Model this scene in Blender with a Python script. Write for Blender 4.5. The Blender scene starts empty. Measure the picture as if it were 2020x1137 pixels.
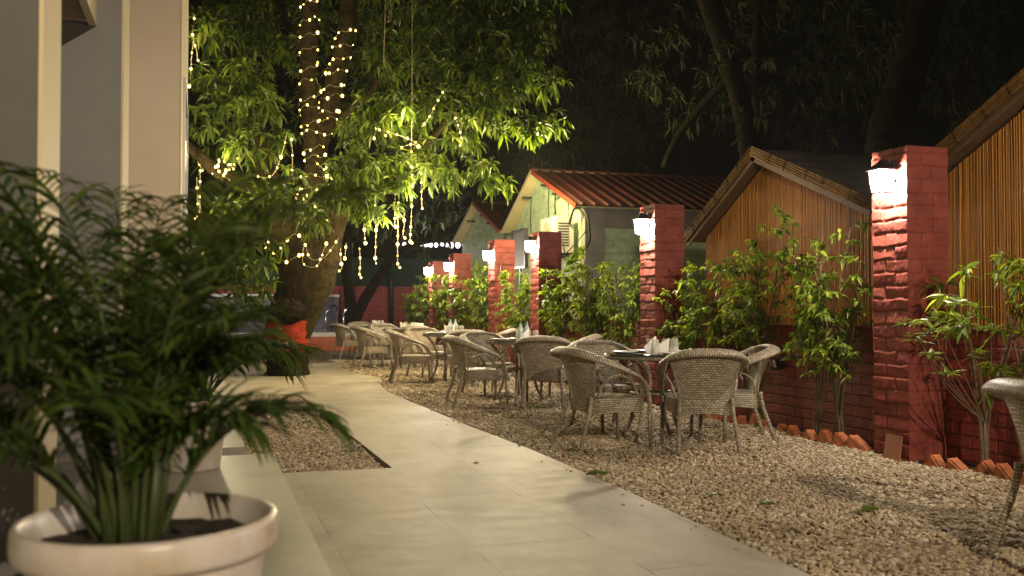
import bpy, bmesh, math, random
import numpy as np
from mathutils import Vector, Matrix

C = bpy.context.scene.collection
SC = bpy.context.scene
R = math.radians
random.seed(7)
rng = np.random.default_rng(11)

# ------------------------------------------------------------------ camera, sky, exposure
CAMZ = 1.12
YAW, PITCH, LENS = R(18.25), R(1.285), 33.0
cam_d = bpy.data.cameras.new("camera")
cam_d.lens = LENS
cam_d.sensor_width = 36.0
cam_d.clip_start = 0.05
cam_d.clip_end = 500
cam_d.dof.use_dof = True
cam_d.dof.focus_distance = 8.3
cam_d.dof.aperture_fstop = 2.5
cam = bpy.data.objects.new("camera", cam_d)
C.objects.link(cam)
cam.location = (0, 0, CAMZ)
cam.rotation_euler = (math.pi / 2 + PITCH, 0, -YAW)
SC.camera = cam

world = bpy.data.worlds.new("World")
SC.world = world
world.use_nodes = True
wn = world.node_tree
bg = wn.nodes["Background"]
sky = wn.nodes.new("ShaderNodeTexSky")
sky.sky_type = 'NISHITA'
sky.sun_disc = False
sky.sun_elevation = R(-5.5)
sky.sun_rotation = R(200)
wn.links.new(sky.outputs["Color"], bg.inputs["Color"])
bg.inputs["Strength"].default_value = 0.05
SC.view_settings.view_transform = 'Standard'
SC.view_settings.look = 'None'
SC.view_settings.exposure = 0.0
SC.view_settings.gamma = 1.0
SC.render.engine = 'CYCLES'
SC.cycles.use_denoising = True
SC.cycles.max_bounces = 6
SC.cycles.transparent_max_bounces = 12
SC.cycles.sample_clamp_indirect = 4.0
SC.cycles.use_light_tree = True
SC.cycles.caustics_reflective = False
SC.cycles.caustics_refractive = False

P_LANTERN = 155.0     # watts of one pillar lantern
P_FAIRY = 1.0        # scale of the added unseen lamps near the fairy strings
P_VERANDA = 17.0
P_ADDED_GARDEN = 2300.0

F = LENS / 36.0 * 2020
FW = Vector((math.sin(YAW) * math.cos(PITCH), math.cos(YAW) * math.cos(PITCH), math.sin(PITCH)))
RT = Vector((math.cos(YAW), -math.sin(YAW), 0))
UP = RT.cross(FW)


def at(u, v, z):
    """world point at depth z seen at photo pixel (u, v)"""
    return Vector((0, 0, CAMZ)) + (FW + RT * ((u - 1010) / F) + UP * ((568.5 - v) / F)) * z


def onx(u, x):
    """world Y at which the upright plane X = x is seen in photo column u"""
    a = math.atan((u - 1010) / F) + YAW
    return x / math.tan(a)


# ------------------------------------------------------------------ helpers
class MB:
    def __init__(s):
        s.v, s.f, s.uv, s.sm = [], [], [], []

    def face(s, idx, uv=None, smooth=False):
        s.f.append(tuple(idx))
        s.uv.append(uv)
        s.sm.append(smooth)

    def box(s, x0, y0, z0, x1, y1, z1):
        b = len(s.v)
        s.v += [(x0, y0, z0), (x1, y0, z0), (x1, y1, z0), (x0, y1, z0), (x0, y0, z1), (x1, y0, z1), (x1, y1, z1), (x0, y1, z1)]
        for q, ax in (((0, 3, 2, 1), 'z'), ((4, 5, 6, 7), 'z'), ((0, 1, 5, 4), 'y'), ((2, 3, 7, 6), 'y'), ((1, 2, 6, 5), 'x'), ((3, 0, 4, 7), 'x')):
            pts = [s.v[b + i] for i in q]
            uv = [(p[0], p[1]) if ax == 'z' else (p[0], p[2]) if ax == 'y' else (p[1], p[2]) for p in pts]
            s.face([b + i for i in q], uv)
        return s

    def obox(s, c, size, rot):
        """box turned by a rotation matrix about its centre"""
        b = len(s.v)
        hx, hy, hz = size[0] / 2, size[1] / 2, size[2] / 2
        for p in ((-hx, -hy, -hz), (hx, -hy, -hz), (hx, hy, -hz), (-hx, hy, -hz), (-hx, -hy, hz), (hx, -hy, hz), (hx, hy, hz), (-hx, hy, hz)):
            s.v.append(tuple(Vector(c) + rot @ Vector(p)))
        for q in ((0, 3, 2, 1), (4, 5, 6, 7), (0, 1, 5, 4), (2, 3, 7, 6), (1, 2, 6, 5), (3, 0, 4, 7)):
            s.face([b + i for i in q])
        return s

    def prism(s, poly, x0, x1):
        """polygon of (y, z) pulled from x0 to x1"""
        b, n = len(s.v), len(poly)
        s.v += [(x0, y, z) for y, z in poly] + [(x1, y, z) for y, z in poly]
        s.face(list(range(b, b + n)), [(y, z) for y, z in poly])
        s.face(list(range(b + 2 * n - 1, b + n - 1, -1)), [(y, z) for y, z in poly[::-1]])
        for i in range(n):
            j = (i + 1) % n
            (ya, za), (yb, zb) = poly[i], poly[j]
            if abs(yb - ya) < 1e-6:
                uv = [(x0, za), (x1, za), (x1, zb), (x0, zb)]
            else:
                uv = [(x0, ya), (x1, ya), (x1, yb), (x0, yb)]
            s.face([b + i, b + n + i, b + n + j, b + j], uv)
        return s

    def tube(s, pts, rad, n=8, caps=True, ell=None, noise=0.0):
        """swept tube; rad a number or one per point; ell = list of (side vector, half width, half height)"""
        pts = [Vector(p) for p in pts]
        m = len(pts)
        if not hasattr(rad, '__len__'):
            rad = [rad] * m
        b = len(s.v)
        ref = None
        L = 0.0
        ls = []
        for i, p in enumerate(pts):
            t = (pts[min(i + 1, m - 1)] - pts[max(i - 1, 0)])
            t.normalize()
            if i:
                L += (p - pts[i - 1]).length
            ls.append(L)
            if ell:
                sd = Vector(ell[i][0])
                a1 = (sd - t * sd.dot(t)).normalized()
                a2 = t.cross(a1)
                ra, rb = ell[i][1], ell[i][2]
            else:
                if ref is None:
                    ref = Vector((1, 0, 0)) if abs(t.x) < .8 else Vector((0, 1, 0))
                a1 = (ref - t * ref.dot(t)).normalized()
                ref = a1
                a2 = t.cross(a1)
                ra = rb = rad[i]
            for k in range(n):
                an = 2 * math.pi * k / n
                q = 1 + (random.uniform(-noise, noise) if noise else 0)
                s.v.append(tuple(p + a1 * (ra * q * math.cos(an)) + a2 * (rb * q * math.sin(an))))
        per = 2 * math.pi * (max(rad) if not ell else max(e[1] for e in ell))
        for i in range(m - 1):
            for k in range(n):
                k2 = (k + 1) % n
                s.face([b + i * n + k, b + i * n + k2, b + (i + 1) * n + k2, b + (i + 1) * n + k],
                       [(ls[i], per * k / n), (ls[i], per * (k + 1) / n), (ls[i + 1], per * (k + 1) / n), (ls[i + 1], per * k / n)], True)
        if caps:
            s.face([b + k for k in range(n - 1, -1, -1)])
            s.face([b + (m - 1) * n + k for k in range(n)])
        return s

    def lathe(s, prof, n=24, c=(0, 0, 0), close=False):
        b, m = len(s.v), len(prof)
        for r, z in prof:
            for k in range(n):
                a = 2 * math.pi * k / n
                s.v.append((c[0] + r * math.cos(a), c[1] + r * math.sin(a), c[2] + z))
        for i in range(m - 1):
            for k in range(n):
                k2 = (k + 1) % n
                s.face([b + i * n + k, b + i * n + k2, b + (i + 1) * n + k2, b + (i + 1) * n + k],
                       [(prof[i][0] * 6.28 * k / n, prof[i][1]), (prof[i][0] * 6.28 * (k + 1) / n, prof[i][1]),
                        (prof[i + 1][0] * 6.28 * (k + 1) / n, prof[i + 1][1]), (prof[i + 1][0] * 6.28 * k / n, prof[i + 1][1])], True)
        return s

    def grid(s, fn, nu, nv, uvfn=None, smooth=True, flip=False):
        b = len(s.v)
        for j in range(nv + 1):
            for i in range(nu + 1):
                s.v.append(tuple(fn(i / nu, j / nv)))
        for j in range(nv):
            for i in range(nu):
                q = [(i, j), (i + 1, j), (i + 1, j + 1), (i, j + 1)]
                if flip:
                    q = q[::-1]
                s.face([b + y * (nu + 1) + x for x, y in q], [uvfn(x / nu, y / nv) for x, y in q] if uvfn else None, smooth)
        return s

    def mesh(s, name, mat):
        me = bpy.data.meshes.new(name)
        me.from_pydata(s.v, [], s.f)
        if any(u is not None for u in s.uv):
            lay = me.uv_layers.new(name="UVMap")
            flat = []
            for f, u in zip(s.f, s.uv):
                for k in range(len(f)):
                    flat += (u[k] if u else (0.0, 0.0))
            lay.data.foreach_set("uv", flat)
        me.polygons.foreach_set("use_smooth", s.sm)
        me.materials.append(mat)
        me.update()
        return me

    def build(s, name, mat, parent=None, loc=None):
        o = bpy.data.objects.new(name, s.mesh(name, mat))
        C.objects.link(o)
        if parent:
            o.parent = parent
        if loc:
            o.location = loc
        return o


def array_mesh(name, verts, tris, mat, smooth=False):
    me = bpy.data.meshes.new(name)
    verts = np.asarray(verts, dtype=np.float32)
    tris = np.asarray(tris, dtype=np.int32)
    me.vertices.add(len(verts))
    me.vertices.foreach_set("co", verts.ravel())
    me.loops.add(len(tris) * 3)
    me.loops.foreach_set("vertex_index", tris.ravel())
    me.polygons.add(len(tris))
    me.polygons.foreach_set("loop_start", np.arange(0, len(tris) * 3, 3, dtype=np.int32))
    me.polygons.foreach_set("use_smooth", np.full(len(tris), smooth))
    me.update(calc_edges=True)
    me.materials.append(mat)
    return me


def aobj(name, verts, tris, mat, parent=None, smooth=False):
    o = bpy.data.objects.new(name, array_mesh(name, verts, tris, mat, smooth))
    C.objects.link(o)
    if parent:
        o.parent = parent
    return o


def tag(o, label, cat, group=None, kind=None):
    if label:
        o['label'] = label
    if cat:
        o['category'] = cat
    if group:
        o['group'] = group
    if kind:
        o['kind'] = kind
    return o


def thing(name, label, cat, loc=(0, 0, 0), rz=0.0, group=None):
    o = bpy.data.objects.new(name, None)
    o.empty_display_size = 0.1
    C.objects.link(o)
    o.location = loc
    o.rotation_euler = (0, 0, rz)
    return tag(o, label, cat, group)


def copy_tree(o, parent=None):
    c = o.copy()
    C.objects.link(c)
    c.parent = parent
    for ch in list(o.children):
        copy_tree(ch, c)
    return c


def smooth_path(pts, n):
    """Catmull-Rom through points, n samples per span"""
    P = [Vector(p) for p in pts]
    out = []
    for i in range(len(P) - 1):
        p0, p1, p2, p3 = P[max(i - 1, 0)], P[i], P[i + 1], P[min(i + 2, len(P) - 1)]
        for k in range(n):
            t = k / n
            out.append(0.5 * ((2 * p1) + (p2 - p0) * t + (2 * p0 - 5 * p1 + 4 * p2 - p3) * t * t + (3 * p1 - p0 - 3 * p2 + p3) * t ** 3))
    out.append(P[-1])
    return out


def lamp(name, loc, watts, col, radius, parent=None):
    d = bpy.data.lights.new(name, 'POINT')
    d.energy = watts
    d.color = col
    d.shadow_soft_size = radius
    o = bpy.data.objects.new(name, d)
    C.objects.link(o)
    o.location = loc
    if parent:
        o.parent = parent
    return o


# ------------------------------------------------------------------ materials
def newmat(name):
    m = bpy.data.materials.new(name)
    m.use_nodes = True
    nt = m.node_tree
    return m, nt, nt.nodes["Principled BSDF"]


def N(nt, typ, **kw):
    n = nt.nodes.new(typ)
    for k, v in kw.items():
        if k in n.inputs:
            n.inputs[k].default_value = v
        else:
            setattr(n, k, v)
    return n


def ramp(nt, src, stops):
    r = nt.nodes.new("ShaderNodeValToRGB")
    el = r.color_ramp.elements
    while len(el) < len(stops):
        el.new(0.5)
    for e, (p, c) in zip(el, stops):
        e.position = p
        e.color = (*c, 1)
    nt.links.new(src, r.inputs[0])
    return r.outputs[0]


def sc_(c, k):
    return tuple(min(1, x * k) for x in c)


def mixc(nt, fac, a, b, mode='MIX'):
    n = nt.nodes.new("ShaderNodeMix")
    n.data_type = 'RGBA'
    n.blend_type = mode
    for sock, val in ((n.inputs[0], fac), (n.inputs[6], a), (n.inputs[7], b)):
        if hasattr(val, 'default_value') or hasattr(val, 'links'):
            nt.links.new(val, sock)
        elif isinstance(val, tuple):
            sock.default_value = (*val, 1)
        else:
            sock.default_value = val
    return n.outputs[2]


def bump(nt, bs, height, strength=0.4, dist=0.01):
    b = N(nt, "ShaderNodeBump")
    b.inputs["Strength"].default_value = strength
    b.inputs["Distance"].default_value = dist
    nt.links.new(height, b.inputs["Height"])
    nt.links.new(b.outputs[0], bs.inputs["Normal"])


def coords(nt, kind="Object", scale=(1, 1, 1), rot=(0, 0, 0)):
    tc = N(nt, "ShaderNodeTexCoord")
    mp = N(nt, "ShaderNodeMapping")
    mp.inputs["Scale"].default_value = scale
    mp.inputs["Rotation"].default_value = rot
    nt.links.new(tc.outputs[kind], mp.inputs[0])
    return mp.outputs[0]


def noise(nt, vec, scale, detail=4, rough=0.55):
    n = N(nt, "ShaderNodeTexNoise")
    n.inputs["Scale"].default_value = scale
    n.inputs["Detail"].default_value = detail
    n.inputs["Roughness"].default_value = rough
    nt.links.new(vec, n.inputs["Vector"])
    return n.outputs[0]


def pbr(name, col, rough=0.6, var=0.25, scale=6, bs=0.2, bscale=60, metal=0.0, spec=0.5, dist=0.004):
    m, nt, b = newmat(name)
    v = coords(nt)
    c = ramp(nt, noise(nt, v, scale, 6), [(0.3, sc_(col, 1 - var)), (0.7, sc_(col, 1 + var))])
    nt.links.new(c, b.inputs["Base Color"])
    b.inputs["Roughness"].default_value = rough
    b.inputs["Metallic"].default_value = metal
    b.inputs["Specular IOR Level"].default_value = spec
    if bs:
        bump(nt, b, noise(nt, v, bscale, 5), bs, dist)
    return m


def brickmat(name, col, rough=0.5, var=0.25, bw=0.24, rh=0.095, mortar=0.012, mcol=None, strength=0.8, wear=None, dist=0.012):
    """painted brick on UVs given in metres"""
    m, nt, b = newmat(name)
    v = coords(nt, "UV")
    w = N(nt, "ShaderNodeTexNoise")
    w.inputs["Scale"].default_value = 9
    nt.links.new(v, w.inputs["Vector"])
    add = N(nt, "ShaderNodeMixRGB", blend_type='ADD')
    add.inputs[0].default_value = 0.012
    nt.links.new(v, add.inputs[1])
    nt.links.new(w.outputs["Color"], add.inputs[2])
    br = N(nt, "ShaderNodeTexBrick")
    br.inputs["Scale"].default_value = 1
    br.inputs["Brick Width"].default_value = bw
    br.inputs["Row Height"].default_value = rh
    br.inputs["Mortar Size"].default_value = mortar
    br.inputs["Mortar Smooth"].default_value = 0.6
    br.inputs["Color1"].default_value = (*sc_(col, 1 - var * .6), 1)
    br.inputs["Color2"].default_value = (*sc_(col, 1 + var * .6), 1)
    br.inputs["Mortar"].default_value = (*(mcol or sc_(col, 0.55)), 1)
    nt.links.new(add.outputs[0], br.inputs["Vector"])
    n1 = noise(nt, v, 5, 7, .65)
    dirt = ramp(nt, n1, [(0.35, (0.62, 0.62, 0.62)), (0.62, (1.0, 1.0, 1.0))])
    c = mixc(nt, 1.0, br.outputs["Color"], dirt, 'MULTIPLY')
    if wear:
        wm = ramp(nt, noise(nt, v, 14, 8, .75), [(0.60, (0, 0, 0)), (0.72, (1, 1, 1))])
        c = mixc(nt, wm, c, wear)
    nt.links.new(c, b.inputs["Base Color"])
    b.inputs["Roughness"].default_value = rough
    h = N(nt, "ShaderNodeMath", operation='SUBTRACT')
    nt.links.new(noise(nt, v, 45, 6), h.inputs[0])
    nt.links.new(br.outputs["Fac"], h.inputs[1])
    bump(nt, b, h.outputs[0], strength, dist)
    return m


def leafmat(name, c0, c1, c2, trans=0.35, rough=0.38):
    m, nt, b = newmat(name)
    g = N(nt, "ShaderNodeNewGeometry")
    c = ramp(nt, g.outputs["Random Per Island"], [(0.0, c0), (0.55, c1), (1.0, c2)])
    nt.links.new(c, b.inputs["Base Color"])
    b.inputs["Roughness"].default_value = rough
    b.inputs["Specular IOR Level"].default_value = 0.4
    t = N(nt, "ShaderNodeBsdfTranslucent")
    br = mixc(nt, 1.0, c, (1.5, 1.5, 0.6), 'MULTIPLY')
    nt.links.new(br, t.inputs["Color"])
    mx = N(nt, "ShaderNodeMixShader")
    mx.inputs[0].default_value = trans
    nt.links.new(b.outputs[0], mx.inputs[1])
    nt.links.new(t.outputs[0], mx.inputs[2])
    nt.links.new(mx.outputs[0], nt.nodes["Material Output"].inputs[0])
    return m


def emit(name, col, strength, through=False):
    m, nt, b = newmat(name)
    e = N(nt, "ShaderNodeEmission")
    e.inputs["Color"].default_value = (*col, 1)
    e.inputs["Strength"].default_value = strength
    out = e.outputs[0]
    if through:
        t = N(nt, "ShaderNodeBsdfTransparent")
        a = N(nt, "ShaderNodeAddShader")
        nt.links.new(e.outputs[0], a.inputs[0])
        nt.links.new(t.outputs[0], a.inputs[1])
        out = a.outputs[0]
    nt.links.new(out, nt.nodes["Material Output"].inputs[0])
    return m


def glassy(name, tint, clear=0.6, rough=0.05):
    m, nt, b = newmat(name)
    b.inputs["Base Color"].default_value = (*tint, 1)
    b.inputs["Roughness"].default_value = rough
    b.inputs["Specular IOR Level"].default_value = 0.9
    t = N(nt, "ShaderNodeBsdfTransparent")
    fr = N(nt, "ShaderNodeLayerWeight")
    fr.inputs["Blend"].default_value = 0.35
    mr = N(nt, "ShaderNodeMapRange")
    mr.inputs["To Min"].default_value = 1 - clear
    mr.inputs["To Max"].default_value = 1.0
    nt.links.new(fr.outputs["Facing"], mr.inputs["Value"])
    mx = N(nt, "ShaderNodeMixShader")
    nt.links.new(mr.outputs[0], mx.inputs[0])
    nt.links.new(t.outputs[0], mx.inputs[1])
    nt.links.new(b.outputs[0], mx.inputs[2])
    nt.links.new(mx.outputs[0], nt.nodes["Material Output"].inputs[0])
    return m


def wickermat(name, col, bw=0.032, rh=0.0185, swap=False):
    m, nt, b = newmat(name)
    v = coords(nt, "UV", rot=(0, 0, math.pi / 2) if swap else (0, 0, 0))
    br = N(nt, "ShaderNodeTexBrick")
    br.inputs["Scale"].default_value = 1
    br.inputs["Brick Width"].default_value = bw
    br.inputs["Row Height"].default_value = rh
    br.inputs["Mortar Size"].default_value = rh * 0.20
    br.inputs["Mortar Smooth"].default_value = 0.8
    br.inputs["Color1"].default_value = (*sc_(col, 0.66), 1)
    br.inputs["Color2"].default_value = (*sc_(col, 1.25), 1)
    br.inputs["Mortar"].default_value = (*sc_(col, 0.30), 1)
    nt.links.new(v, br.inputs["Vector"])
    dirt = ramp(nt, noise(nt, coords(nt), 7, 5), [(0.3, (0.82, 0.81, 0.79)), (0.7, (1.08, 1.08, 1.08))])
    nt.links.new(mixc(nt, 1.0, br.outputs["Color"], dirt, 'MULTIPLY'), b.inputs["Base Color"])
    b.inputs["Roughness"].default_value = 0.45
    inv = N(nt, "ShaderNodeMath", operation='SUBTRACT')
    inv.inputs[0].default_value = 1.0
    nt.links.new(br.outputs["Fac"], inv.inputs[1])
    bump(nt, b, inv.outputs[0], 0.9, 0.006)
    return m


M = {}
M['red_brick'] = brickmat('red painted brick', (0.36, 0.062, 0.045), 0.5, wear=(0.38, 0.17, 0.12))
M['red_back'] = brickmat('dull red painted brick', (0.36, 0.055, 0.045), 0.6)
M['green_brick'] = brickmat('pale green painted brick', (0.60, 0.78, 0.50), 0.6, var=.05, bw=0.30, rh=0.125, mortar=0.007, mcol=(0.50, 0.66, 0.42), dist=0.012, strength=.6)
M['teal_brick'] = M['green_brick']
M['plaster'] = pbr('off white plaster', (0.70, 0.63, 0.56), 0.7, .15, 2.0, .15, 30)
M['cream'] = pbr('cream plaster and warm lit sides', (0.66, 0.56, 0.34), 0.6, .08, 2, .1, 40)  # also carries the warm light painted on the veranda column sides
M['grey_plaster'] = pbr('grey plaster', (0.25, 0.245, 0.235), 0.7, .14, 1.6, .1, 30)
M['grey_dim'] = pbr('dimmed grey plaster', (0.12, 0.115, 0.105), 0.75, .15, 1.6, .2, 25)  # plaster colour lowered so the near column looks dimly lit
M['warm_plaster'] = pbr('warm pinkish cream plaster', (0.80, 0.66, 0.50), 0.7, .07, 2.0, .15, 30)
M['white_plastic'] = pbr('white plastic', (0.70, 0.64, 0.62), 0.3, .05, 3, 0)
def _pot():
    m, nt, b = newmat('stained white plastic pot')
    v = coords(nt)
    st = ramp(nt, noise(nt, coords(nt, "Object", (1, 1, .5)), 7, 8, .7), [(0.42, (0.56, 0.505, 0.47)), (0.6, (0.48, 0.40, 0.31)), (0.76, (0.34, 0.22, 0.11))])
    nt.links.new(st, b.inputs["Base Color"])
    b.inputs["Roughness"].default_value = 0.32
    return m


M['pot'] = _pot()
M['soil'] = pbr('dark soil', (0.025, 0.018, 0.013), 0.95, .5, 30, 1.0, 60, dist=.02)
M['dark_metal'] = pbr('black metal', (0.02, 0.02, 0.022), 0.4, .2, 20, .05)
M['steel'] = pbr('polished steel', (0.75, 0.75, 0.78), 0.15, .05, 8, 0, metal=1.0)
M['wire'] = pbr('pale wire', (0.70, 0.62, 0.36), 0.5, .1, 8, 0)
M['black_wire'] = pbr('black cable', (0.02, 0.02, 0.02), 0.5, .1, 8, 0)
M['terracotta'] = pbr('terracotta', (0.44, 0.145, 0.055), 0.8, .5, 16, .8, 70)
M['tile'] = pbr('brown tile', (0.30, 0.13, 0.08), 0.5, .12, 8, .1)
M['orange_paint'] = pbr('orange red paint', (0.45, 0.11, 0.04), 0.6, .2, 4, .2)
M['white_stone'] = pbr('white stone', (0.66, 0.64, 0.60), 0.5, .1, 5, .1)
M['slab'] = pbr('pale marble slab', (0.30, 0.29, 0.25), 0.35, .18, 3, .1, 30)
M['china'] = pbr('white china', (0.78, 0.76, 0.70), 0.2, .03, 5, 0)
M['napkin'] = pbr('white napkin', (0.78, 0.75, 0.68), 0.8, .05, 20, .2)
M['ac_body'] = pbr('aged white enamel', (0.62, 0.60, 0.50), 0.45, .12, 4, .1)
M['grille'] = pbr('dark grille', (0.05, 0.055, 0.05), 0.5, .2, 30, .2)
M['grey_board'] = pbr('grey board', (0.09, 0.085, 0.08), 0.6, .1, 3, .1)
M['bark'] = pbr('mango bark', (0.034, 0.026, 0.011), 0.95, .6, 9, 1.0, 26, spec=.08, dist=.05)
M['bark_dark'] = pbr('dark bark', (0.016, 0.013, 0.008), 0.95, .5, 6, 1.0, 22, spec=.05, dist=.05)
M['stem'] = pbr('grey brown twig', (0.14, 0.10, 0.055), 0.8, .3, 20, .3)
M['palm_stem'] = pbr('green palm stalk', (0.045, 0.062, 0.016), 0.5, .35, 10, .2)
M['leaf'] = leafmat('mango leaf', (0.030, 0.058, 0.008), (0.085, 0.14, 0.018), (0.20, 0.25, 0.035), .34)
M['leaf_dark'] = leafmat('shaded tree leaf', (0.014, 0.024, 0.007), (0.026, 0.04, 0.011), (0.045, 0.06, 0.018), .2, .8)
M['leaf_shrub'] = leafmat('fig leaf', (0.08, 0.14, 0.014), (0.19, 0.27, 0.026), (0.40, 0.46, 0.07), .45)
M['leaf_pale'] = leafmat('pale shoot leaf', (0.09, 0.15, 0.02), (0.2, 0.28, 0.05), (0.42, 0.48, 0.16), .35)
M['palm_leaf'] = leafmat('palm leaflet', (0.022, 0.046, 0.007), (0.042, 0.075, 0.012), (0.088, 0.12, 0.021), .25)
M['palm_leaf_lit'] = leafmat('lit palm leaflet', (0.05, 0.09, 0.012), (0.08, 0.13, 0.018), (0.14, 0.18, 0.03), .3)  # palm leaflet colour raised to look lit
M['net'] = pbr('green shade net', (0.012, 0.034, 0.016), 0.9, .3, 5, .5, 90)
M['lamp_glass'] = emit('lit lantern glass', (1.0, 0.93, 0.80), 9.0, True)
M['bulb'] = emit('warm bulb', (1.0, 0.70, 0.17), 9.0)
M['bulb_white'] = emit('white bulb', (1.0, 0.92, 0.95), 3.0)
M['table_glass'] = glassy('smoked table glass', (0.05, 0.06, 0.055), 0.25, 0.04)
M['glass'] = glassy('drinking glass', (0.66, 0.65, 0.60), 0.62, 0.05)
M['bottle'] = glassy('clear bottle', (0.72, 0.78, 0.75), 0.35, 0.1)
M['teal'] = pbr('teal plastic', (0.10, 0.42, 0.40), 0.4, .1, 10, 0)
M['wicker'] = wickermat('taupe wicker', (0.47, 0.395, 0.29))
M['wicker_wrap'] = wickermat('taupe wicker wrapping', (0.42, 0.355, 0.262), 0.06, 0.017, True)
M['water'] = pbr('pool water', (0.03, 0.09, 0.30), 0.05, .1, 3, .1, 8)


def _bamboo():
    m, nt, b = newmat('bamboo cane screen')
    g = N(nt, "ShaderNodeNewGeometry")
    v = coords(nt, "Object", (30, 30, 1.2))
    base = ramp(nt, g.outputs["Random Per Island"], [(0.0, (0.37, 0.145, 0.006)), (0.5, (0.45, 0.18, 0.008)), (1.0, (0.50, 0.215, 0.012))])
    st = ramp(nt, noise(nt, v, 1.6, 6, .7), [(0.32, (0.72, 0.68, 0.6)), (0.55, (1.04, 1.04, 1.04))])
    nt.links.new(mixc(nt, 1.0, base, st, 'MULTIPLY'), b.inputs["Base Color"])
    b.inputs["Roughness"].default_value = 0.5
    bump(nt, b, noise(nt, coords(nt, "Object", (60, 60, 6)), 2, 4), .3, .004)
    return m


M['bamboo'] = _bamboo()
M['bamboo_pole'] = pbr('bamboo pole', (0.16, 0.078, 0.016), 0.75, .4, 12, .3, 40, spec=.2)
M['plywood'] = pbr('brown plywood', (0.12, 0.058, 0.022), 0.7, .25, 4, .1)


def _thatch():
    m, nt, b = newmat('weathered thatch')
    v = coords(nt, "Object", (1.0, 14, 14))
    c = ramp(nt, noise(nt, v, 3, 8, .7), [(0.3, (0.022, 0.018, 0.012)), (0.55, (0.06, 0.045, 0.026)), (0.75, (0.15, 0.10, 0.05))])
    nt.links.new(c, b.inputs["Base Color"])
    b.inputs["Roughness"].default_value = 0.9
    bump(nt, b, noise(nt, v, 4, 6), 1.0, .05)
    return m


M['thatch'] = _thatch()


def _sheet():
    m, nt, b = newmat('red roof sheet')
    v = coords(nt)
    c = ramp(nt, noise(nt, v, 2.2, 9, .7), [(0.35, (0.020, 0.006, 0.005)), (0.55, (0.048, 0.008, 0.007)), (0.75, (0.085, 0.014, 0.011))])
    nt.links.new(c, b.inputs["Base Color"])
    b.inputs["Roughness"].default_value = 0.55
    return m


M['red_sheet'] = _sheet()
M['red_trim'] = pbr('red orange trim', (0.25, 0.04, 0.016), 0.5, .15, 6, .1)


def _trunk():
    """bark with a real painted red band on the lower trunk and a greyer foot"""
    m, nt, b = newmat('mango trunk bark with red band')
    v = coords(nt)
    vz = coords(nt, "Object", (1, 1, .35))
    bark = ramp(nt, noise(nt, vz, 10, 8, .7), [(0.3, (0.008, 0.007, 0.0035)), (0.55, (0.022, 0.017, 0.008)), (0.75, (0.055, 0.041, 0.02))])
    red = ramp(nt, noise(nt, vz, 12, 8, .7), [(0.3, (0.22, 0.028, 0.016)), (0.6, (0.42, 0.055, 0.03))])
    sx = N(nt, "ShaderNodeSeparateXYZ")
    nt.links.new(v, sx.inputs[0])
    wob = N(nt, "ShaderNodeMath", operation='MULTIPLY_ADD')
    nt.links.new(noise(nt, v, 3, 5), wob.inputs[0])
    wob.inputs[1].default_value = 0.14
    nt.links.new(sx.outputs["Z"], wob.inputs[2])
    band = ramp(nt, wob.outputs[0], [(0.0, (0, 0, 0)), (0.455, (0, 0, 0)), (0.475, (1, 1, 1)), (0.995, (1, 1, 1)), (1.0, (0, 0, 0))])
    nt.links.new(mixc(nt, band, bark, red), b.inputs["Base Color"])
    b.inputs["Roughness"].default_value = 0.95
    b.inputs["Specular IOR Level"].default_value = 0.08
    bump(nt, b, noise(nt, vz, 22, 7, .7), 1.0, .06)
    return m


M['trunk'] = _trunk()


def _gravel(name):
    m, nt, b = newmat(name)
    v = coords(nt)
    vo = N(nt, "ShaderNodeTexVoronoi")
    vo.inputs["Scale"].default_value = 34
    nt.links.new(v, vo.inputs["Vector"])
    sx = N(nt, "ShaderNodeSeparateColor")
    nt.links.new(vo.outputs["Color"], sx.inputs[0])
    c = ramp(nt, sx.outputs[0], [(0.0, (0.15, 0.105, 0.065)), (0.35, (0.34, 0.25, 0.15)), (0.7, (0.46, 0.35, 0.22)), (1.0, (0.56, 0.48, 0.34))])
    e = ramp(nt, vo.outputs["Distance"], [(0.25, (1, 1, 1)), (0.75, (0.35, 0.32, 0.3))])
    c = mixc(nt, 1.0, c, e, 'MULTIPLY')
    p = ramp(nt, noise(nt, v, 1.1, 5), [(0.35, (0.7, 0.68, 0.64)), (0.65, (1.1, 1.1, 1.1))])
    nt.links.new(mixc(nt, 1.0, c, p, 'MULTIPLY'), b.inputs["Base Color"])
    b.inputs["Roughness"].default_value = 0.85
    inv = N(nt, "ShaderNodeMath", operation='SUBTRACT')
    inv.inputs[0].default_value = 1
    nt.links.new(vo.outputs["Distance"], inv.inputs[1])
    bump(nt, b, inv.outputs[0], 1.0, .03)
    return m


M['gravel'] = _gravel('fine gravel')


def _pebble():
    m, nt, b = newmat('river pebbles')
    g = N(nt, "ShaderNodeNewGeometry")
    c = ramp(nt, g.outputs["Random Per Island"], [(0.0, (0.19, 0.135, 0.08)), (0.15, (0.36, 0.265, 0.16)), (0.45, (0.50, 0.385, 0.24)), (0.65, (0.42, 0.35, 0.26)),
                                                   (0.85, (0.60, 0.50, 0.35)), (1.0, (0.72, 0.66, 0.54))])
    p = ramp(nt, noise(nt, coords(nt), 1.3, 5), [(0.35, (0.84, 0.83, 0.8)), (0.65, (1.05, 1.05, 1.05))])
    nt.links.new(mixc(nt, 1.0, c, p, 'MULTIPLY'), b.inputs["Base Color"])
    b.inputs["Roughness"].default_value = 0.6
    return m


M['pebble'] = _pebble()


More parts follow.
